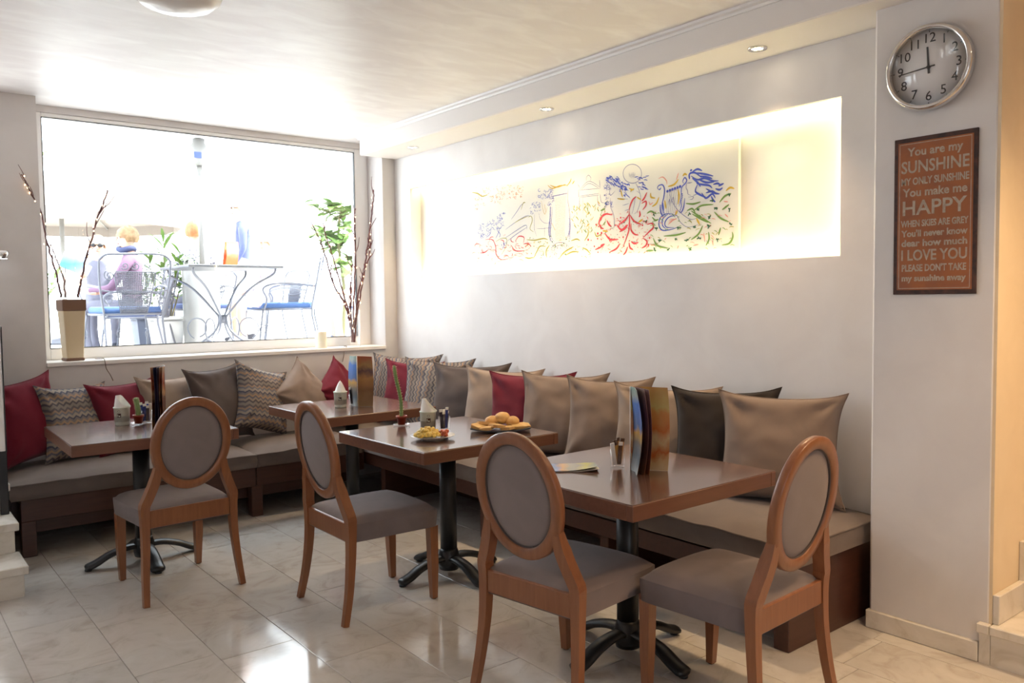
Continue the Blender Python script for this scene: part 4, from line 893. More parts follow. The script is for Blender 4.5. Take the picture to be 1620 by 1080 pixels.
# right lyre player
for p in ([(560, 360), (540, 345), (555, 320), (590, 315), (608, 360), (600, 430), (585, 500), (600, 570), (620, 610)], [(575, 340), (565, 355), (550, 360)], [(565, 500), (570, 570), (595, 620)], [(590, 480), (600, 560)], [(790, 300), (780, 280), (800, 245), (818, 270), (805, 300), (770, 340), (765, 420), (745, 520)], [(800, 440), (790, 520), (770, 570), (750, 580)], [(690, 590), (620, 590), (565, 630), (555, 700), (590, 745), (680, 735), (740, 710)], [(720, 605), (650, 620), (612, 670), (625, 715), (700, 720)], [(640, 590), (590, 640), (590, 700), (620, 730)]): stroke('blue', B(*p), .010)
for i in range(9): stroke('blue', B((566+i*2, 510+i*12), (592+i*1.5, 506+i*12)), .004); 
for i in range(12): (X, Y), = B((775-i*1.5+4*math.sin(i), 400+i*15)); dot('blue', X, Y, .004)
for i in range(6):
    (X, Y), = B((635+i*24, 375-i*9)); dot('blue', X, Y, .009); stroke('lav', B((635+i*22, 380-i*8), (628+i*16, 590)), .0022, taper=False)
for p in ([(650, 380), (680, 470), (740, 560), (850, 640), (920, 625)], [(640, 560), (660, 600), (720, 600), (760, 670), (830, 715), (930, 690)], [(640, 500), (655, 450), (660, 520)], [(670, 490), (690, 430), (700, 500)], [(850, 290), (820, 300), (812, 340), (825, 370), (830, 400), (860, 415)], [(835, 430), (880, 425), (870, 450), (845, 450)], [(920, 400), (880, 415)], [(830, 300), (870, 290)]): stroke('lav', B(*p), .0055)
for k in range(5): stroke('pink', B((640+k*3, 695-k*14), (690+k*6, 650-k*3), (720, 630)), .006)
for p in ([(840, 240), (850, 205), (900, 200), (960, 245)], [(870, 190), (920, 165), (965, 180)], [(860, 230), (920, 265), (990, 250), (1060, 275), (1120, 275)], [(900, 200), (980, 210), (1070, 230)], [(910, 300), (960, 310), (1030, 320), (1060, 345)], [(920, 310), (900, 370), (930, 400), (990, 430), (1000, 445)], [(960, 390), (1000, 440), (1060, 400), (1090, 440)], [(1000, 350), (1080, 390), (1130, 400)], [(1090, 350), (1130, 360), (1160, 340)], [(1120, 325), (1170, 300)], [(930, 260), (1000, 290), (1080, 285)], [(1050, 420), (1070, 460), (1090, 475)], [(940, 230), (1010, 240), (1060, 255)], [(850, 180), (870, 170)], [(1000, 390), (1060, 375), (1100, 400)], [(870, 250), (920, 290), (950, 330)], [(1070, 310), (1110, 300), (1140, 315)], [(840, 210), (845, 260)]): stroke('blue', B(*p), .015)
for p in ([(640, 330), (700, 310), (740, 260)], [(780, 230), (800, 210), (820, 220)], [(475, 390), (480, 430), (520, 440)], [(490, 520), (530, 490), (555, 430)], [(735, 360), (745, 420), (735, 500)], [(610, 460), (620, 540)], [(710, 600), (730, 560)], [(1190, 370), (1230, 340), (1270, 350)], [(910, 630), (940, 690)], [(360, 670), (400, 640)], [(20, 750), (70, 755)]): stroke('ochre', B(*p), .015)
for p in ([(550, 255), (590, 240), (625, 275), (630, 310)], [(740, 200), (720, 270)], [(460, 470), (470, 500), (500, 480)], [(980, 770), (990, 850)], [(1060, 840), (1070, 890)], [(880, 890), (930, 880)], [(1180, 590), (1210, 620)], [(1170, 470), (1210, 475)], [(470, 880), (520, 890)], [(730, 920), (740, 890)]): stroke('pink', B(*p), .009)
for p in ([(810, 490), (880, 495), (950, 475)], [(890, 555), (960, 510), (1070, 500)], [(860, 560), (950, 620), (1050, 680)], [(870, 590), (960, 640), (1020, 670)], [(1080, 570), (1140, 630), (1220, 665)], [(1130, 480), (1180, 420), (1240, 395)], [(1155, 550), (1220, 500)], [(860, 835), (930, 780), (970, 700)], [(600, 800), (720, 790), (810, 765)], [(500, 820), (540, 890), (640, 915)], [(1000, 890), (1030, 830), (1025, 760)], [(1120, 790), (1140, 720)], [(1150, 885), (1220, 870), (1255, 810), (1250, 760)], [(440, 585), (480, 565), (530, 590)], [(490, 620), (520, 650), (550, 640)], [(435, 940), (500, 938)], [(820, 560), (870, 540), (900, 580)], [(0, 560), (40, 540)]): stroke('green', B(*p), .014)
for x, y in ((930, 550), (1030, 620), (1095, 530), (1225, 410), (1225, 550), (1235, 690), (1030, 710), (935, 820), (820, 840), (850, 920), (650, 925), (515, 930), (715, 820), (890, 710), (745, 720), (530, 730), (560, 850), (1110, 840), (425, 660), (505, 590), (1060, 460), (840, 590)):
    for k in range(5):
        a = U(0, 6.3); (X, Y), = B((x, y)); l = U(2, 4.5); stroke('dgreen', [(X, Y), (X+l*.5*math.cos(a), Y+l*.5*math.sin(a)), (X+l*math.cos(a), Y+l*math.sin(a))], .009)
for k in range(9): (X, Y), = B((985+k*20, 845+rn.choice([-8, 4, 10]))); stroke('lav', [(X, Y-2), (X+.8, Y+1.5)], .003)
for k in range(70):
    (X, Y), = B((U(440, 1260), U(560, 930))); a = U(-.9, .9); l = U(3, 8); stroke(rn.choice(['green', 'green', 'pink', 'olive']), [(X, Y), (X+l*.5*math.cos(a), Y+l*.5*math.sin(a)-1), (X+l*math.cos(a), Y+l*math.sin(a))], U(.003, .006))
for k in range(60):
    (X, Y), = B((U(0, 480), U(560, 960))); a = U(0, 6.3); l = U(2, 5); stroke(rn.choice(['red', 'pink', 'red']), [(X, Y), (X+l*.5*math.cos(a)+1, Y+l*.5*math.sin(a)), (X+l*math.cos(a), Y+l*math.sin(a))], U(.003, .006))
for k in range(40):
    (X, Y), = A((U(60, 1100), U(760, 970))); a = U(-1, 1); l = U(2, 6); stroke(rn.choice(['olive', 'pink', 'ochre', 'green']), [(X, Y), (X+l*.5*math.cos(a), Y+l*.5*math.sin(a)-1), (X+l*math.cos(a), Y+l*math.sin(a))], U(.003, .005))
for k in ST: mpart(k.replace('dgreen', 'dark_green').replace('lav', 'lavender')+'_brushwork', ST[k], mat('paint_'+k, PAINT[k], .7), kind='stuff')
# ------------------------------------------------------------------ the terrace outside the window
G = .95
struct('floor_terrace', MB().box(-9, 9, .401, 16, G-.15, G), mat('pale_terrace_paving', (.66, .65, .62), .7, noise_c=(.60, .59, .56), nscale=3))
M['iron_grey'] = mat('grey_wrought_iron', (0.1040, 0.1120, 0.1440), .45); M['iron_white'] = mat('pale_wrought_iron', (.34, .36, .40), .45)
M['blue_pad'] = mat('blue_seat_pad', (0.0382, 0.0935, 0.2465), .8); M['navy_pad'] = mat('navy_seat_pad', (.06, .09, .22), .85)
def spiral(c, r, turns, a0, ax, ay, n=22, r1=.15):
    return [Vector(c)+(Vector(ax)*math.cos(a0+turns*2*math.pi*i/n)+Vector(ay)*math.sin(a0+turns*2*math.pi*i/n))*r*(1-(1-r1)*i/n) for i in range(n+1)]
def iron_chair(label, loc, rz, pad, seat_h=.40, top=.90, ir='iron_grey'):
    """scrolled wrought iron terrace chair, local +Y is where the sitter looks"""
    t = empty('iron_chair', loc, R(rz), label, 'chair', 'iron terrace chairs'); I = M[ir]; s = seat_h; w = .27
    LB = lambda z: -.24-.20*(z-s)
    for sx in (-1, 1):
        MB().tube(catmull([(sx*.24, -.31, 0), (sx*.235, -.26, s*.6), (sx*.235, LB(s), s), (sx*(w+.005), LB(s+.25), s+.25), (sx*(w+.015), LB(top-.06), top-.06)], 5), .009, 8).build('rear_leg', I, t)
        MB().tube(catmull([(sx*.25, .26, 0), (sx*.262, .235, s*.5), (sx*.24, .21, s)], 5), .009, 8).build('leg', I, t)
        MB().tube(catmull([(sx*w, LB(s+.22), s+.22), (sx*.31, -.05, s+.245), (sx*.315, .12, s+.235), (sx*.30, .20, s+.19), (sx*.275, .17, s+.10), (sx*.25, .20, s)], 5), .009, 8).build('arm', I, t)
        MB().tube(spiral((sx*.20, LB(s+.12), s+.12), .05, 1.6, 0, (1, 0, 0), (0, 0, 1)), .0045, 6).build('scroll', I, t)
        MB().tube(spiral((sx*.20, LB(s+.30), s+.32), .045, 1.6, 2, (1, 0, 0), (0, 0, 1)), .0045, 6).build('scroll', I, t)
        MB().tube(spiral((sx*.25, .22, s*.55), .05, 1.5, 1, (0, 1, 0), (0, 0, 1)), .0045, 6).build('scroll', I, t)
    for k in range(3): MB().tube(spiral((-.085+.085*k, LB(top-.10), top-.10), .034, 1.3, 3.6, (1, 0, 0), (0, 0, 1)), .0045, 6).build('scroll', I, t)
    MB().tube(catmull([(-w-.015, LB(top-.06), top-.06), (-w*.85, LB(top-.015), top-.012), (-.12, LB(top), top-.005), (0, LB(top), top), (.12, LB(top), top+.004), (w*.85, LB(top-.01), top-.008), (w+.015, LB(top-.06), top-.06)], 5), .010, 8).build('top_rail', I, t)
    z0, z1 = s+.01, top-.15; fr_ = [(-.105, z0), (.105, z0), (.165, z1-.02), (.155, z1), (-.155, z1), (-.165, z1-.02)]
    MB().tube([(x, LB(z), z) for x, z in fr_], .006, 6, closed=True).build('panel_frame', I, t)
    ms = MB(); n = 18
    for k in range(1, n):
        u = -1+2*k/n; ms.tube([(u*.105, LB(z0), z0), (u*.160, LB(z1), z1)], .0042, 4, cap=False)
    for k in range(1, 22):
        z = z0+(z1-z0)*k/22; hw = .105+.057*k/22; ms.tube([(-hw, LB(z), z), (hw, LB(z), z)], .0042, 4, cap=False)
    ms.build('mesh_panel', I, t)
    MB().tube(catmull([(-w, LB(s+.2), s+.2), (0, LB(s+.18)+.01, s+.17), (w, LB(s+.2), s+.2)], 6), .006, 6).build('cross_bar', I, t)
    MB().tube([(sx*.235, y, s) for sx, y in ((-1, -.24), (1, -.24), (1, .22), (-1, .22))], .010, 8, closed=True).build('seat_frame', I, t)
    MB().box(-.235, .235, -.235, .225, s+.004, s+.065, .028, seg=3).build('seat_pad', M[pad], t)
    return t
iron_chair('grey iron chair with mesh back standing nearest the window, empty blue pad', (-1.78, 1.55, G), 4, 'blue_pad', .40, .90)
iron_chair('iron chair with blue pad right of the terrace table, turned sideways', (-.27, 1.62, G), 62, 'blue_pad', .42, .95)
iron_chair('navy padded iron chair under the woman in purple', (-1.50, 2.28, G), 62, 'navy_pad', .36, .88)
iron_chair('iron chair under the red-haired woman behind the heater', (-.775, 2.74, G), 6, 'navy_pad', .42, .82)
iron_chair('iron chair under the sitter with bare legs behind the table', (.20, 3.12, G), 95, 'blue_pad', .40, .85)
# wrought iron table
tb = empty('iron_table', (-1.0, 1.375, G), 0, 'iron terrace table with scrolled legs outside the window', 'table')
MB().box(-.415, .415, -.42, .42, .787, .812, .006).build('tabletop', mat('grey_table_top', (.10, .105, .12), .4), tb)
for sx in (-1, 1):
    for sy in (-1, 1):
        MB().tube(catmull([(sx*.36, sy*.36, .79), (sx*.34, sy*.33, .73), (sx*.20, sy*.19, .62), (sx*.06, sy*.06, .42), (sx*.025, sy*.025, .34), (sx*.06, sy*.06, .22), (sx*.20, sy*.20, .08), (sx*.30, sy*.30, 0)], 6), .010, 8).build('leg', M['iron_grey'], tb)
        MB().tube(spiral((sx*.17, sy*.17, .26), .10, .9, -1.2, (sx*.7, sy*.7, 0), (0, 0, 1), 16, .8), .006, 6).build('scroll', M['iron_grey'], tb)
MB().tube([(0, 0, .30), (0, 0, .38)], .034, 12).build('collar', M['iron_grey'], tb)
M['pg_orange'] = picture('orange_menu_print', [(0, (.75, .20, .05)), (.4, (.70, .16, .05)), (.6, (.80, .42, .24)), (1, (.78, .22, .08))], 16, lo=0, hi=.22, wob=.4)
om = empty('menu', (-.945, 1.22, G+.8125), R(20), 'orange menu card standing on the terrace table', 'menu')
MB().sheet(lambda u, v: Vector((-.07+.13*u, -.012*math.sin(math.pi*v)+.02*(1-v), .215*v)), 4, 8, .002).build('page', M['pg_orange'], om)
MB().sheet(lambda u, v: Vector((-.07+.13*u, .06-.04*v, .215*v)), 4, 6, .002).build('page', M['pg_orange'], om)
# patio heater
ph_ = empty('patio_heater', (-.90, 2.25, G), 0, 'white patio heater with round housing and tall pole', 'heater'); M['heater'] = mat('white_heater_steel', (0.2210, 0.2125, 0.1997), .35)
MB().lathe([(.20, 0), (.20, .04), (.175, .05), (.175, .80), (.16, .83), (.04, .84)], n=28).build('housing', M['heater'], ph_)
MB().tube([(.02, 0, .83), (.02, 0, 1.86)], .028, 12).build('pole', M['heater'], ph_)
MB().lathe([(.07, 1.84), (.085, 1.88), (.085, 2.02), (.06, 2.06), (.06, 2.10)], (.02, 0, 0), 20).build('burner', M['heater'], ph_)
MB().lathe([(.36, 2.10), (.30, 2.14), (.10, 2.19), (.0, 2.20)], (.02, 0, 0), 28).build('reflector', M['chrome'], ph_)
MB().box(-.055, .015, -.095, -.085, 1.90, 1.96, .002).build('label_plate', M['navy_pad'], ph_)
MB().lathe([(.0, .0), (.03, 0), (.03, .012), (0, .014)], n=14, M=Matrix.Translation((0, -.178, .12)) @ Matrix.Rotation(R(90), 4, 'X')).build('valve_cap', M['iron_grey'], ph_)
# parasols
M['parasol'] = mat('cream_parasol_cloth', (0.2295, 0.1955, 0.1700), .9)
def parasol(label, x, y, rim, r_, rise):
    t = empty('parasol', (x, y, G), 0, label, 'parasol', 'terrace parasols'); z = rim-G; n = 8
    MB().tube([(0, 0, 0), (0, 0, z+rise+.05)], .028, 10).build('pole', M['heater'], t)
    MB().lathe([(.28, 0), (.28, .05), (.06, .08), (.05, .25)], n=20).build('base', M['iron_grey'], t)
    for k in range(n):
        a0, a1 = 2*math.pi*k/n+.2, 2*math.pi*(k+1)/n+.2; p = Vector((r_*math.cos(a0), r_*math.sin(a0), z)); q = Vector((r_*math.cos(a1), r_*math.sin(a1), z)); ap = Vector((0, 0, z+rise))
        MB().sheet(lambda u, v, p=p, q=q, ap=ap: p.lerp(q, u).lerp(ap, v*.995)-Vector((0, 0, .05*math.sin(math.pi*v)*math.sin(math.pi*u))), 4, 5, .004).build('canopy_panel', M['parasol'], t)
        MB().sheet(lambda u, v, p=p, q=q: p.lerp(q, u)-Vector((0, 0, .14*v)), 3, 2, .004).build('valance', M['parasol'], t)
        MB().tube([p*.98+Vector((0, 0, .0)), ap-Vector((0, 0, .04))], .010, 6).build('rib', M['heater'], t)
    return t
parasol('cream parasol at the left beyond the seated women', -1.55, 5.4, 2.52, 1.45, .55)
# plants
def leaf_mesh(name, L_, W_, m, fold=.15, droop=.25):
    b = MB(); n = 6; vs = []
    for i in range(n+1):
        t = i/n; w = W_/2*math.sin(math.pi*min(t*.96+.02, 1))**.8; z = -droop*L_*t*t
        vs += [(-w, t*L_, z+fold*w), (0, t*L_, z), (w, t*L_, z+fold*w)]
    fs = []
    for i in range(n): fs += [(3*i, 3*i+1, 3*i+4, 3*i+3), (3*i+1, 3*i+2, 3*i+5, 3*i+4)]
    return b.add(vs, fs, 0, True).mesh(name, m)
M['leaf'] = mat('green_oleander_leaf', (0.1040, 0.1920, 0.0480), .5, noise_c=(0.1760, 0.2720, 0.0800), nscale=12); M['leaf2'] = mat('fresh_green_leaf', (0.1280, 0.2400, 0.0560), .5, noise_c=(0.2240, 0.3200, 0.0960), nscale=12)
M['stem'] = mat('green_brown_stem', (.16, .15, .07), .8); M['planter'] = mat('white_planter', (.66, .66, .66), .6); M['planter_d'] = mat('slate_blue_planter', (.10, .12, .18), .6)
LFA = leaf_mesh('leaf', .21, .040, M['leaf'], droop=.3); LFB = leaf_mesh('leaf', .12, .075, M['leaf2'], droop=.25)
def add_leaf(root, me, p, yaw, pitch, sc):
    o = bpy.data.objects.new('leaf', me); col.objects.link(o); o.parent = root
    o.matrix_local = Matrix.Translation(p) @ Matrix.Rotation(yaw, 4, 'Z') @ Matrix.Rotation(pitch, 4, 'X') @ Matrix.Scale(sc, 4); return o
def oleander(label, loc, stems, seed, planter, per=16):
    t = empty('potted_oleander', loc, 0, label, 'plant', 'terrace plants'); rn = random.Random(seed)
    pt_ = MB(); pt_.lathe([(.15, 0), (.155, .02), (.20, .33), (.215, .33), (.215, .36), (.19, .36), (.185, .31), (0, .31)], n=4, M=Matrix.Rotation(R(45), 4, 'Z'), sm=False); pt_.build('planter', planter, t)
    MB().lathe([(0, .315), (.18, .312)], n=16).build('soil', M['soil'], t)
    for (dx, dy, h) in stems:
        P = catmull([(dx*.2, dy*.2, .3), (dx*.6, dy*.6, .3+h*.5), (dx, dy, .3+h)], 6); MB().tube(P, [.008*(1-.6*i/(len(P)-1)) for i in range(len(P))], 6).build('stem', M['stem'], t)
        for k in range(per):
            f = .42+.58*k/(per-1); i = min(int(f*(len(P)-1)), len(P)-1); add_leaf(t, LFA, P[i], k*2.4+rn.uniform(-.3, .3), R(rn.uniform(5, 50)+(f-.5)*30), rn.uniform(.8, 1.15))
    return t
oleander('leafy potted oleander between the seated women and the heater', (-1.17, 2.50, G), [(0, 0, .84), (-.14, .05, .66), (.15, -.03, .72), (.02, .12, .55), (.22, .05, .55)], 3, M['planter'], 24)
oleander('low potted oleander in a slate planter beside the heater', (-1.20, 3.05, G), [(0, 0, .5), (.1, .02, .42), (-.1, 0, .4)], 4, M['planter_d'], 12)
oleander('bushy potted plant at the far left of the terrace', (-2.10, 3.9, G), [(0, 0, .62), (.2, 0, .5), (-.2, .1, .55), (.1, .15, .45)], 5, M['planter'], 14)
tr = empty('small_tree', (.97, 2.9, G), 0, 'green leafy young tree at the right edge of the window', 'tree'); rn = random.Random(8)
P = catmull([(0, 0, 0), (.03, 0, .6), (-.02, .02, 1.2), (.02, 0, 1.7)], 6); MB().tube(P, [.028*(1-.6*i/(len(P)-1)) for i in range(len(P))], 8).build('trunk', M['stem'], tr)
for k in range(24):
    z = rn.uniform(.75, 1.62); a = rn.uniform(0, 6.28); l = rn.uniform(.2, .42)*(1.25-.35*abs(z-1.3)); p0 = Vector((0, 0, z)); p1 = p0+Vector((math.cos(a)*l, math.sin(a)*l*.7, rn.uniform(.0, .18)))
    MB().tube([p0, p0.lerp(p1, .5)+Vector((0, 0, .02)), p1], [.008, .006, .003], 5).build('bough', M['stem'], tr)
    for q in range(11): f = rn.uniform(.3, 1.05); add_leaf(tr, LFB, p0.lerp(p1, f)+Vector((0, 0, .01)), rn.uniform(0, 6.28), R(rn.uniform(-25, 45)), rn.uniform(1.0, 1.8))
tg = empty('small_tree', (-1.2, 9.5, G), 0, 'pale distant tree high above the parasol', 'tree')
MB().tube([(0, 0, 0), (.05, 0, 1.5), (0, 0, 2.9)], [.07, .06, .03], 8).build('trunk', M['stem'], tg)
for k in range(90): add_leaf(tg, LFB, Vector((rn.gauss(0, .45), rn.gauss(0, .4), 2.75+rn.gauss(0, .25))), rn.uniform(0, 6.28), R(rn.uniform(-30, 60)), rn.uniform(1.0, 1.8))

# ------------------------------------------------------------------ people on the terrace
SKIN = mat('skin', (.62, .36, .25), .55, sub=.1)
def person(label, loc, rz, pose, cols, hair, arms=None, head_turn=0, extras=None, scale=1.0):
    """one continuous skinned body; local +Y is where the person faces. cols: torso, sleeve, leg, shoe materials"""
    V = []; E_ = []; Rd = []; T = []
    def vtx(p, r, par=None, tag_=0):
        V.append(Vector(p)); Rd.append(r if hasattr(r, '__len__') else (r, r)); i = len(V)-1
        if par is not None: E_.append((par, i)); T.append(tag_)
        return i
    TOR, SLV, LEG, SHO, SK = 0, 1, 2, 3, 4
    if pose == 'sit': hz = .55
    else: hz = .95
    pel = vtx((0, 0, hz), (.15, .12))
    wa = vtx((0, -.03, hz+.17), (.135, .10), pel, TOR); ch = vtx((0, -.04, hz+.36), (.155, .11), wa, TOR); nb = vtx((0, -.03, hz+.485), (.075, .07), ch, TOR)
    nk = vtx((0, -.01, hz+.56), .048, nb, SK)
    h1 = vtx((0, .012, hz+.635), (.070, .082), nk, SK); h2 = vtx((0, .010, hz+.70), (.078, .096), h1, SK); h3 = vtx((0, 0, hz+.765), (.062, .075), h2, SK)
    sh = {}
    for s in (-1, 1):
        c = vtx((s*.10, -.035, hz+.455), .070, nb, TOR); a = vtx((s*.178, -.03, hz+.43), .060, c, SLV); sh[s] = a
        el, wr_ = (arms[s] if arms and s in arms else ((s*.24, .02, hz+.17), (s*.20, .22, hz+.10)))
        e = vtx(el, .042, a, SLV); w = vtx(wr_, .028, e, SLV if not (cols.get('bare_arm')) else SK)
        d = (Vector(wr_)-Vector(el)).normalized(); side = Vector((1, 0, 0))-d*d.x; side = side.normalized() if side.length > .1 else Vector((0, 0, 1))
        pm = vtx(Vector(wr_)+d*.055, (.034, .020), w, SK); crl = d.cross(side)
        for k in range(4):
            f0 = Vector(wr_)+d*.09+side*(-.027+.018*k); ln = (.030, .036, .034, .026)[k]
            a1 = vtx(f0, .0095, pm, SK); a2 = vtx(f0+d*ln-crl*.010, .0085, a1, SK); vtx(f0+d*ln*1.5-crl*.028, .007, a2, SK)
        t1 = vtx(Vector(wr_)+d*.035-side*.040*s-crl*.006, .011, pm, SK); vtx(Vector(wr_)+d*.065-side*.055*s-crl*.02, .009, t1, SK)
    for s in (-1, 1):
        hp = vtx((s*.095, .0, hz-.03), (.10, .09), pel, LEG)
        if pose == 'sit':
            kn = vtx((s*.115, .42, hz-.01), .066, hp, LEG); cf = vtx((s*.115, .425, hz-.20), .054, kn, LEG if not cols.get('bare_leg') else SK); an = vtx((s*.115, .40, .085), .036, cf, SK if cols.get('bare_leg') else LEG)
            x0, y0 = s*.115, .40
        else:
            st_ = s*.08; kn = vtx((s*.105, .02+st_*.5, .50), .066, hp, LEG); cf = vtx((s*.105, -.01+st_*.8, .30), .056, kn, LEG); an = vtx((s*.105, -.02+st_, .085), .038, cf, LEG); x0, y0 = s*.105, -.02+st_
        he = vtx((x0, y0-.04, .040), .034, an, SHO); vtx((x0, y0+.08, .034), (.040, .032), an, SHO); vtx((x0, y0+.17, .026), (.032, .022), len(V)-1, SHO)
    me = bpy.data.meshes.new('person'); me.from_pydata(V, E_, []); o = bpy.data.objects.new('person', me); col.objects.link(o)
    md = o.modifiers.new('skin', 'SKIN'); md.use_smooth_shade = True
    for i, sv in enumerate(me.skin_vertices[0].data): sv.radius = Rd[i]; sv.use_root = (i == 0)
    sb = o.modifiers.new('sub', 'SUBSURF'); sb.levels = 1; sb.render_levels = 1
    dg = bpy.context.evaluated_depsgraph_get(); dg.update(); ev = o.evaluated_get(dg); nm = bpy.data.meshes.new_from_object(ev); bpy.data.objects.remove(o)
    # paint each face by the nearest bone
    mats = [cols['torso'], cols['sleeve'], cols['leg'], cols['shoe'], SKIN]; nm.materials.clear()
    for m_ in mats: nm.materials.append(m_)
    for p in nm.polygons:
        c = p.center; best = 0; bd = 1e9
        for (a, b), tg_ in zip(E_, T):
            A_, B_ = V[a], V[b]; ab = B_-A_; t_ = max(0, min(1, (c-A_).dot(ab)/max(ab.length_squared, 1e-9))); d_ = (c-(A_+ab*t_)).length-.5*(Rd[a][0]*(1-t_)+Rd[b][0]*t_)
            if d_ < bd: bd = d_; best = tg_
        p.material_index = best; p.use_smooth = True
    body = bpy.data.objects.new('person', nm); col.objects.link(body); tag(body, label, 'person')
    body.location = loc; body.rotation_euler = (0, 0, R(rz)); body.scale = (scale,)*3
    hc = Vector((0, .008, hz+.70)); HT = Matrix.Translation(hc) @ Matrix.Rotation(R(head_turn), 4, 'Z')
    def child(nm_, mb, m_): return mb.build(nm_, m_, body)
    # face
    f = MB(); f.tube([HT @ Vector((0, .088, .012)), HT @ Vector((0, .112, -.022)), HT @ Vector((0, .098, -.034))], [.007, .014, .010], 8); child('nose', f, SKIN)
    f = MB(); f.ball(HT @ Vector((0, .088, -.058)), (.024, .012, .008), 10, 6); child('mouth', f, mat('lips', (.45, .14, .12), .5))
    for s in (-1, 1):
        f = MB(); f.ball(HT @ Vector((s*.078, -.002, -.008)), (.010, .018, .028), 8, 6); child('ear', f, SKIN)
        f = MB(); f.ball(HT @ Vector((s*.032, .082, .008)), (.013, .010, .008), 8, 6); child('eye', f, M['white'])
        f = MB(); f.ball(HT @ Vector((s*.032, .091, .008)), (.005, .004, .005), 6, 5); child('iris', f, M['black'])
    if hair:
        hm, ln = hair; b = MB(); n, m2 = 26, 14
        def hp_(u, v):
            a = 2*math.pi*u; e = math.pi/2-v*(math.pi*.5+ln*(1 if math.sin(a) < .35 else .12)); q = 1+.07*noise.noise(Vector((math.cos(a)*5, math.sin(a)*5, v*7)))+.04*math.sin(a*9)
            return HT @ Vector((.096*q*math.cos(e)*math.cos(a), .002+.112*q*math.cos(e)*math.sin(a)-.012, .02+.115*q*math.sin(e)))
        b.grid(hp_, n, m2); child('hair', b, hm)
    if extras: extras(body, HT, child)
    return body
MC = lambda n, c: mat(n, c, .9)
HB = mat('blonde_hair', (0.1680, 0.0910, 0.0350), .6, noise_c=(0.2520, 0.1540, 0.0700), nscale=30); HR = mat('red_brown_hair', (.26, .09, .03), .6, noise_c=(.38, .15, .05), nscale=30); HW = mat('fair_hair', (.62, .42, .24), .6); HD = mat('grey_hair', (.30, .27, .24), .7)
PUR = MC('purple_jacket', (0.1200, 0.0640, 0.1120)); DGR = MC('dark_trousers', (.12, .12, .16)); WHT = MC('white_shirt', (.72, .72, .72)); NAV = MC('navy_jacket', (.07, .085, .25)); SHOE = MC('dark_shoe', (.03, .03, .04))
FLO = mat('black_and_white_floral_top', (.62, .60, .60), .9, noise_c=(.06, .06, .09), nscale=30, ramp=(.5, .56)); LILAC = mat('lilac_pattern_top', (.60, .58, .68), .9, noise_c=(.30, .27, .48), nscale=18, ramp=(.5, .6)); SOCK = MC('grey_blue_sock', (.12, .16, .24))
def scarf(body, HT, child):
    child('scarf', MB().tube([HT @ Vector((.085*math.cos(a), .01+.075*math.sin(a), -.115+.012*math.sin(2*a))) for a in [2*math.pi*k/20 for k in range(20)]], .030, 8, closed=True), MC('navy_scarf', (.03, .04, .10)))
person('woman in a purple jacket and dark scarf seated sideways on the terrace', (-1.56, 2.26, G), 60, 'sit', dict(torso=PUR, sleeve=PUR, leg=DGR, shoe=SHOE), (HB, .55), {-1: ((-.27, .10, .72), (-.12, .36, .70)), 1: ((.26, .10, .72), (.14, .34, .68))}, 25, scarf, .88)
def shades(body, HT, child):
    for s in (-1, 1): child('lens', MB().ball(HT @ Vector((s*.036, .096, .010)), (.030, .010, .024), 12, 8), M['black'])
    child('sunglass_frame', MB().tube([HT @ Vector(p) for p in ((-.085, .0, .016), (-.068, .085, .018), (0, .104, .016), (.068, .085, .018), (.085, 0, .016))], .004, 6), M['black'])
person('woman in sunglasses holding up a blue magazine', (-1.63, 3.15, G), 172, 'sit', dict(torso=DGR, sleeve=WHT, leg=DGR, shoe=SHOE), (HW, .35), {1: ((.27, .14, .80), (.22, .36, .86)), -1: ((-.22, .16, .74), (-.02, .34, .72))}, -10, shades, .86)
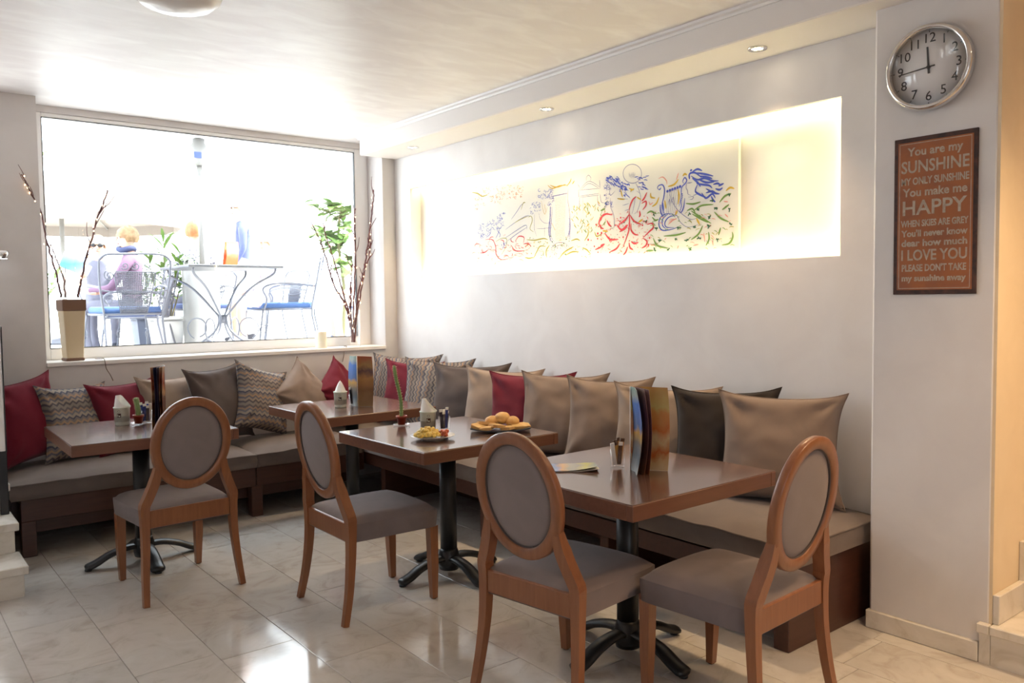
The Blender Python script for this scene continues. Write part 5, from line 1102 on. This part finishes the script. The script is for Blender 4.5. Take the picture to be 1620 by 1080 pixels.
M['mag'] = picture('blue_magazine_print', [(0, (.20, .42, .66)), (.4, (.10, .36, .70)), (.65, (.30, .52, .70)), (1, (.45, .42, .40))], 10, lo=-.1, hi=.1, wob=.3)
mg = empty('magazine', (-1.955, 2.72, G+.90), R(14), 'blue magazine held by the woman in sunglasses', 'magazine')
for s in (-1, 1): MB().sheet(lambda u, v, s=s: Matrix.Rotation(R(24), 3, 'Y') @ Vector((s*.105*u, -.035*u+.02*math.sin(math.pi*u)*.4, -.09+.18*v)), 6, 4, .003).build('page', M['mag'], mg)
person('red-haired woman in a floral top seen from behind', (-.770, 2.80, G), 6, 'sit', dict(torso=FLO, sleeve=FLO, leg=DGR, shoe=SHOE), (HR, .60), None, -20, None, .98)
def cap(body, HT, child):
    b = MB(); b.lathe([(.098, .02), (.102, .045), (.090, .095), (.05, .125), (0, .132)], n=24, cap=False, M=HT @ Matrix.Translation((0, -.004, 0)), sy=1.12); c_ = child('cap', b, MC('pale_cap', (.42, .42, .48)))
    MB().sheet(lambda u, v: HT @ Vector(((-.07+.14*u), .09+.085*v*math.sin(math.pi*(.15+.7*u)), .035-.012*v)), 8, 4, .004).build('visor', MC('grey_visor', (.2, .2, .26)), c_)
person('man in a navy jacket and cap standing beyond the table', (.20, 4.1, G), 70, 'stand', dict(torso=NAV, sleeve=NAV, leg=MC('light_trousers', (.42, .40, .38)), shoe=SHOE), (HD, .3), {-1: ((-.25, -.03, 1.14), (-.22, .10, .92)), 1: ((.25, -.02, 1.14), (.22, .12, .93))}, 20, cap, 1.0)
person('sitter in a pale lilac top with bare legs behind the table', (.15, 3.12, G), 95, 'sit', dict(torso=LILAC, sleeve=LILAC, leg=LILAC, shoe=WHT, bare_leg=True), (HW, .4), None, 10, None, .93)
iron_chair('iron chair under the sitter in grey socks at the right', (.98, 2.2, G), 75, 'blue_pad', .40, .85, 'iron_white')
person('sitter in a white shirt and grey socks at the right edge', (.95, 2.2, G), 78, 'sit', dict(torso=WHT, sleeve=WHT, leg=MC('beige_shorts', (.55, .50, .44)), shoe=SOCK, bare_leg=True), (HD, .3), None, 0, None, .93)
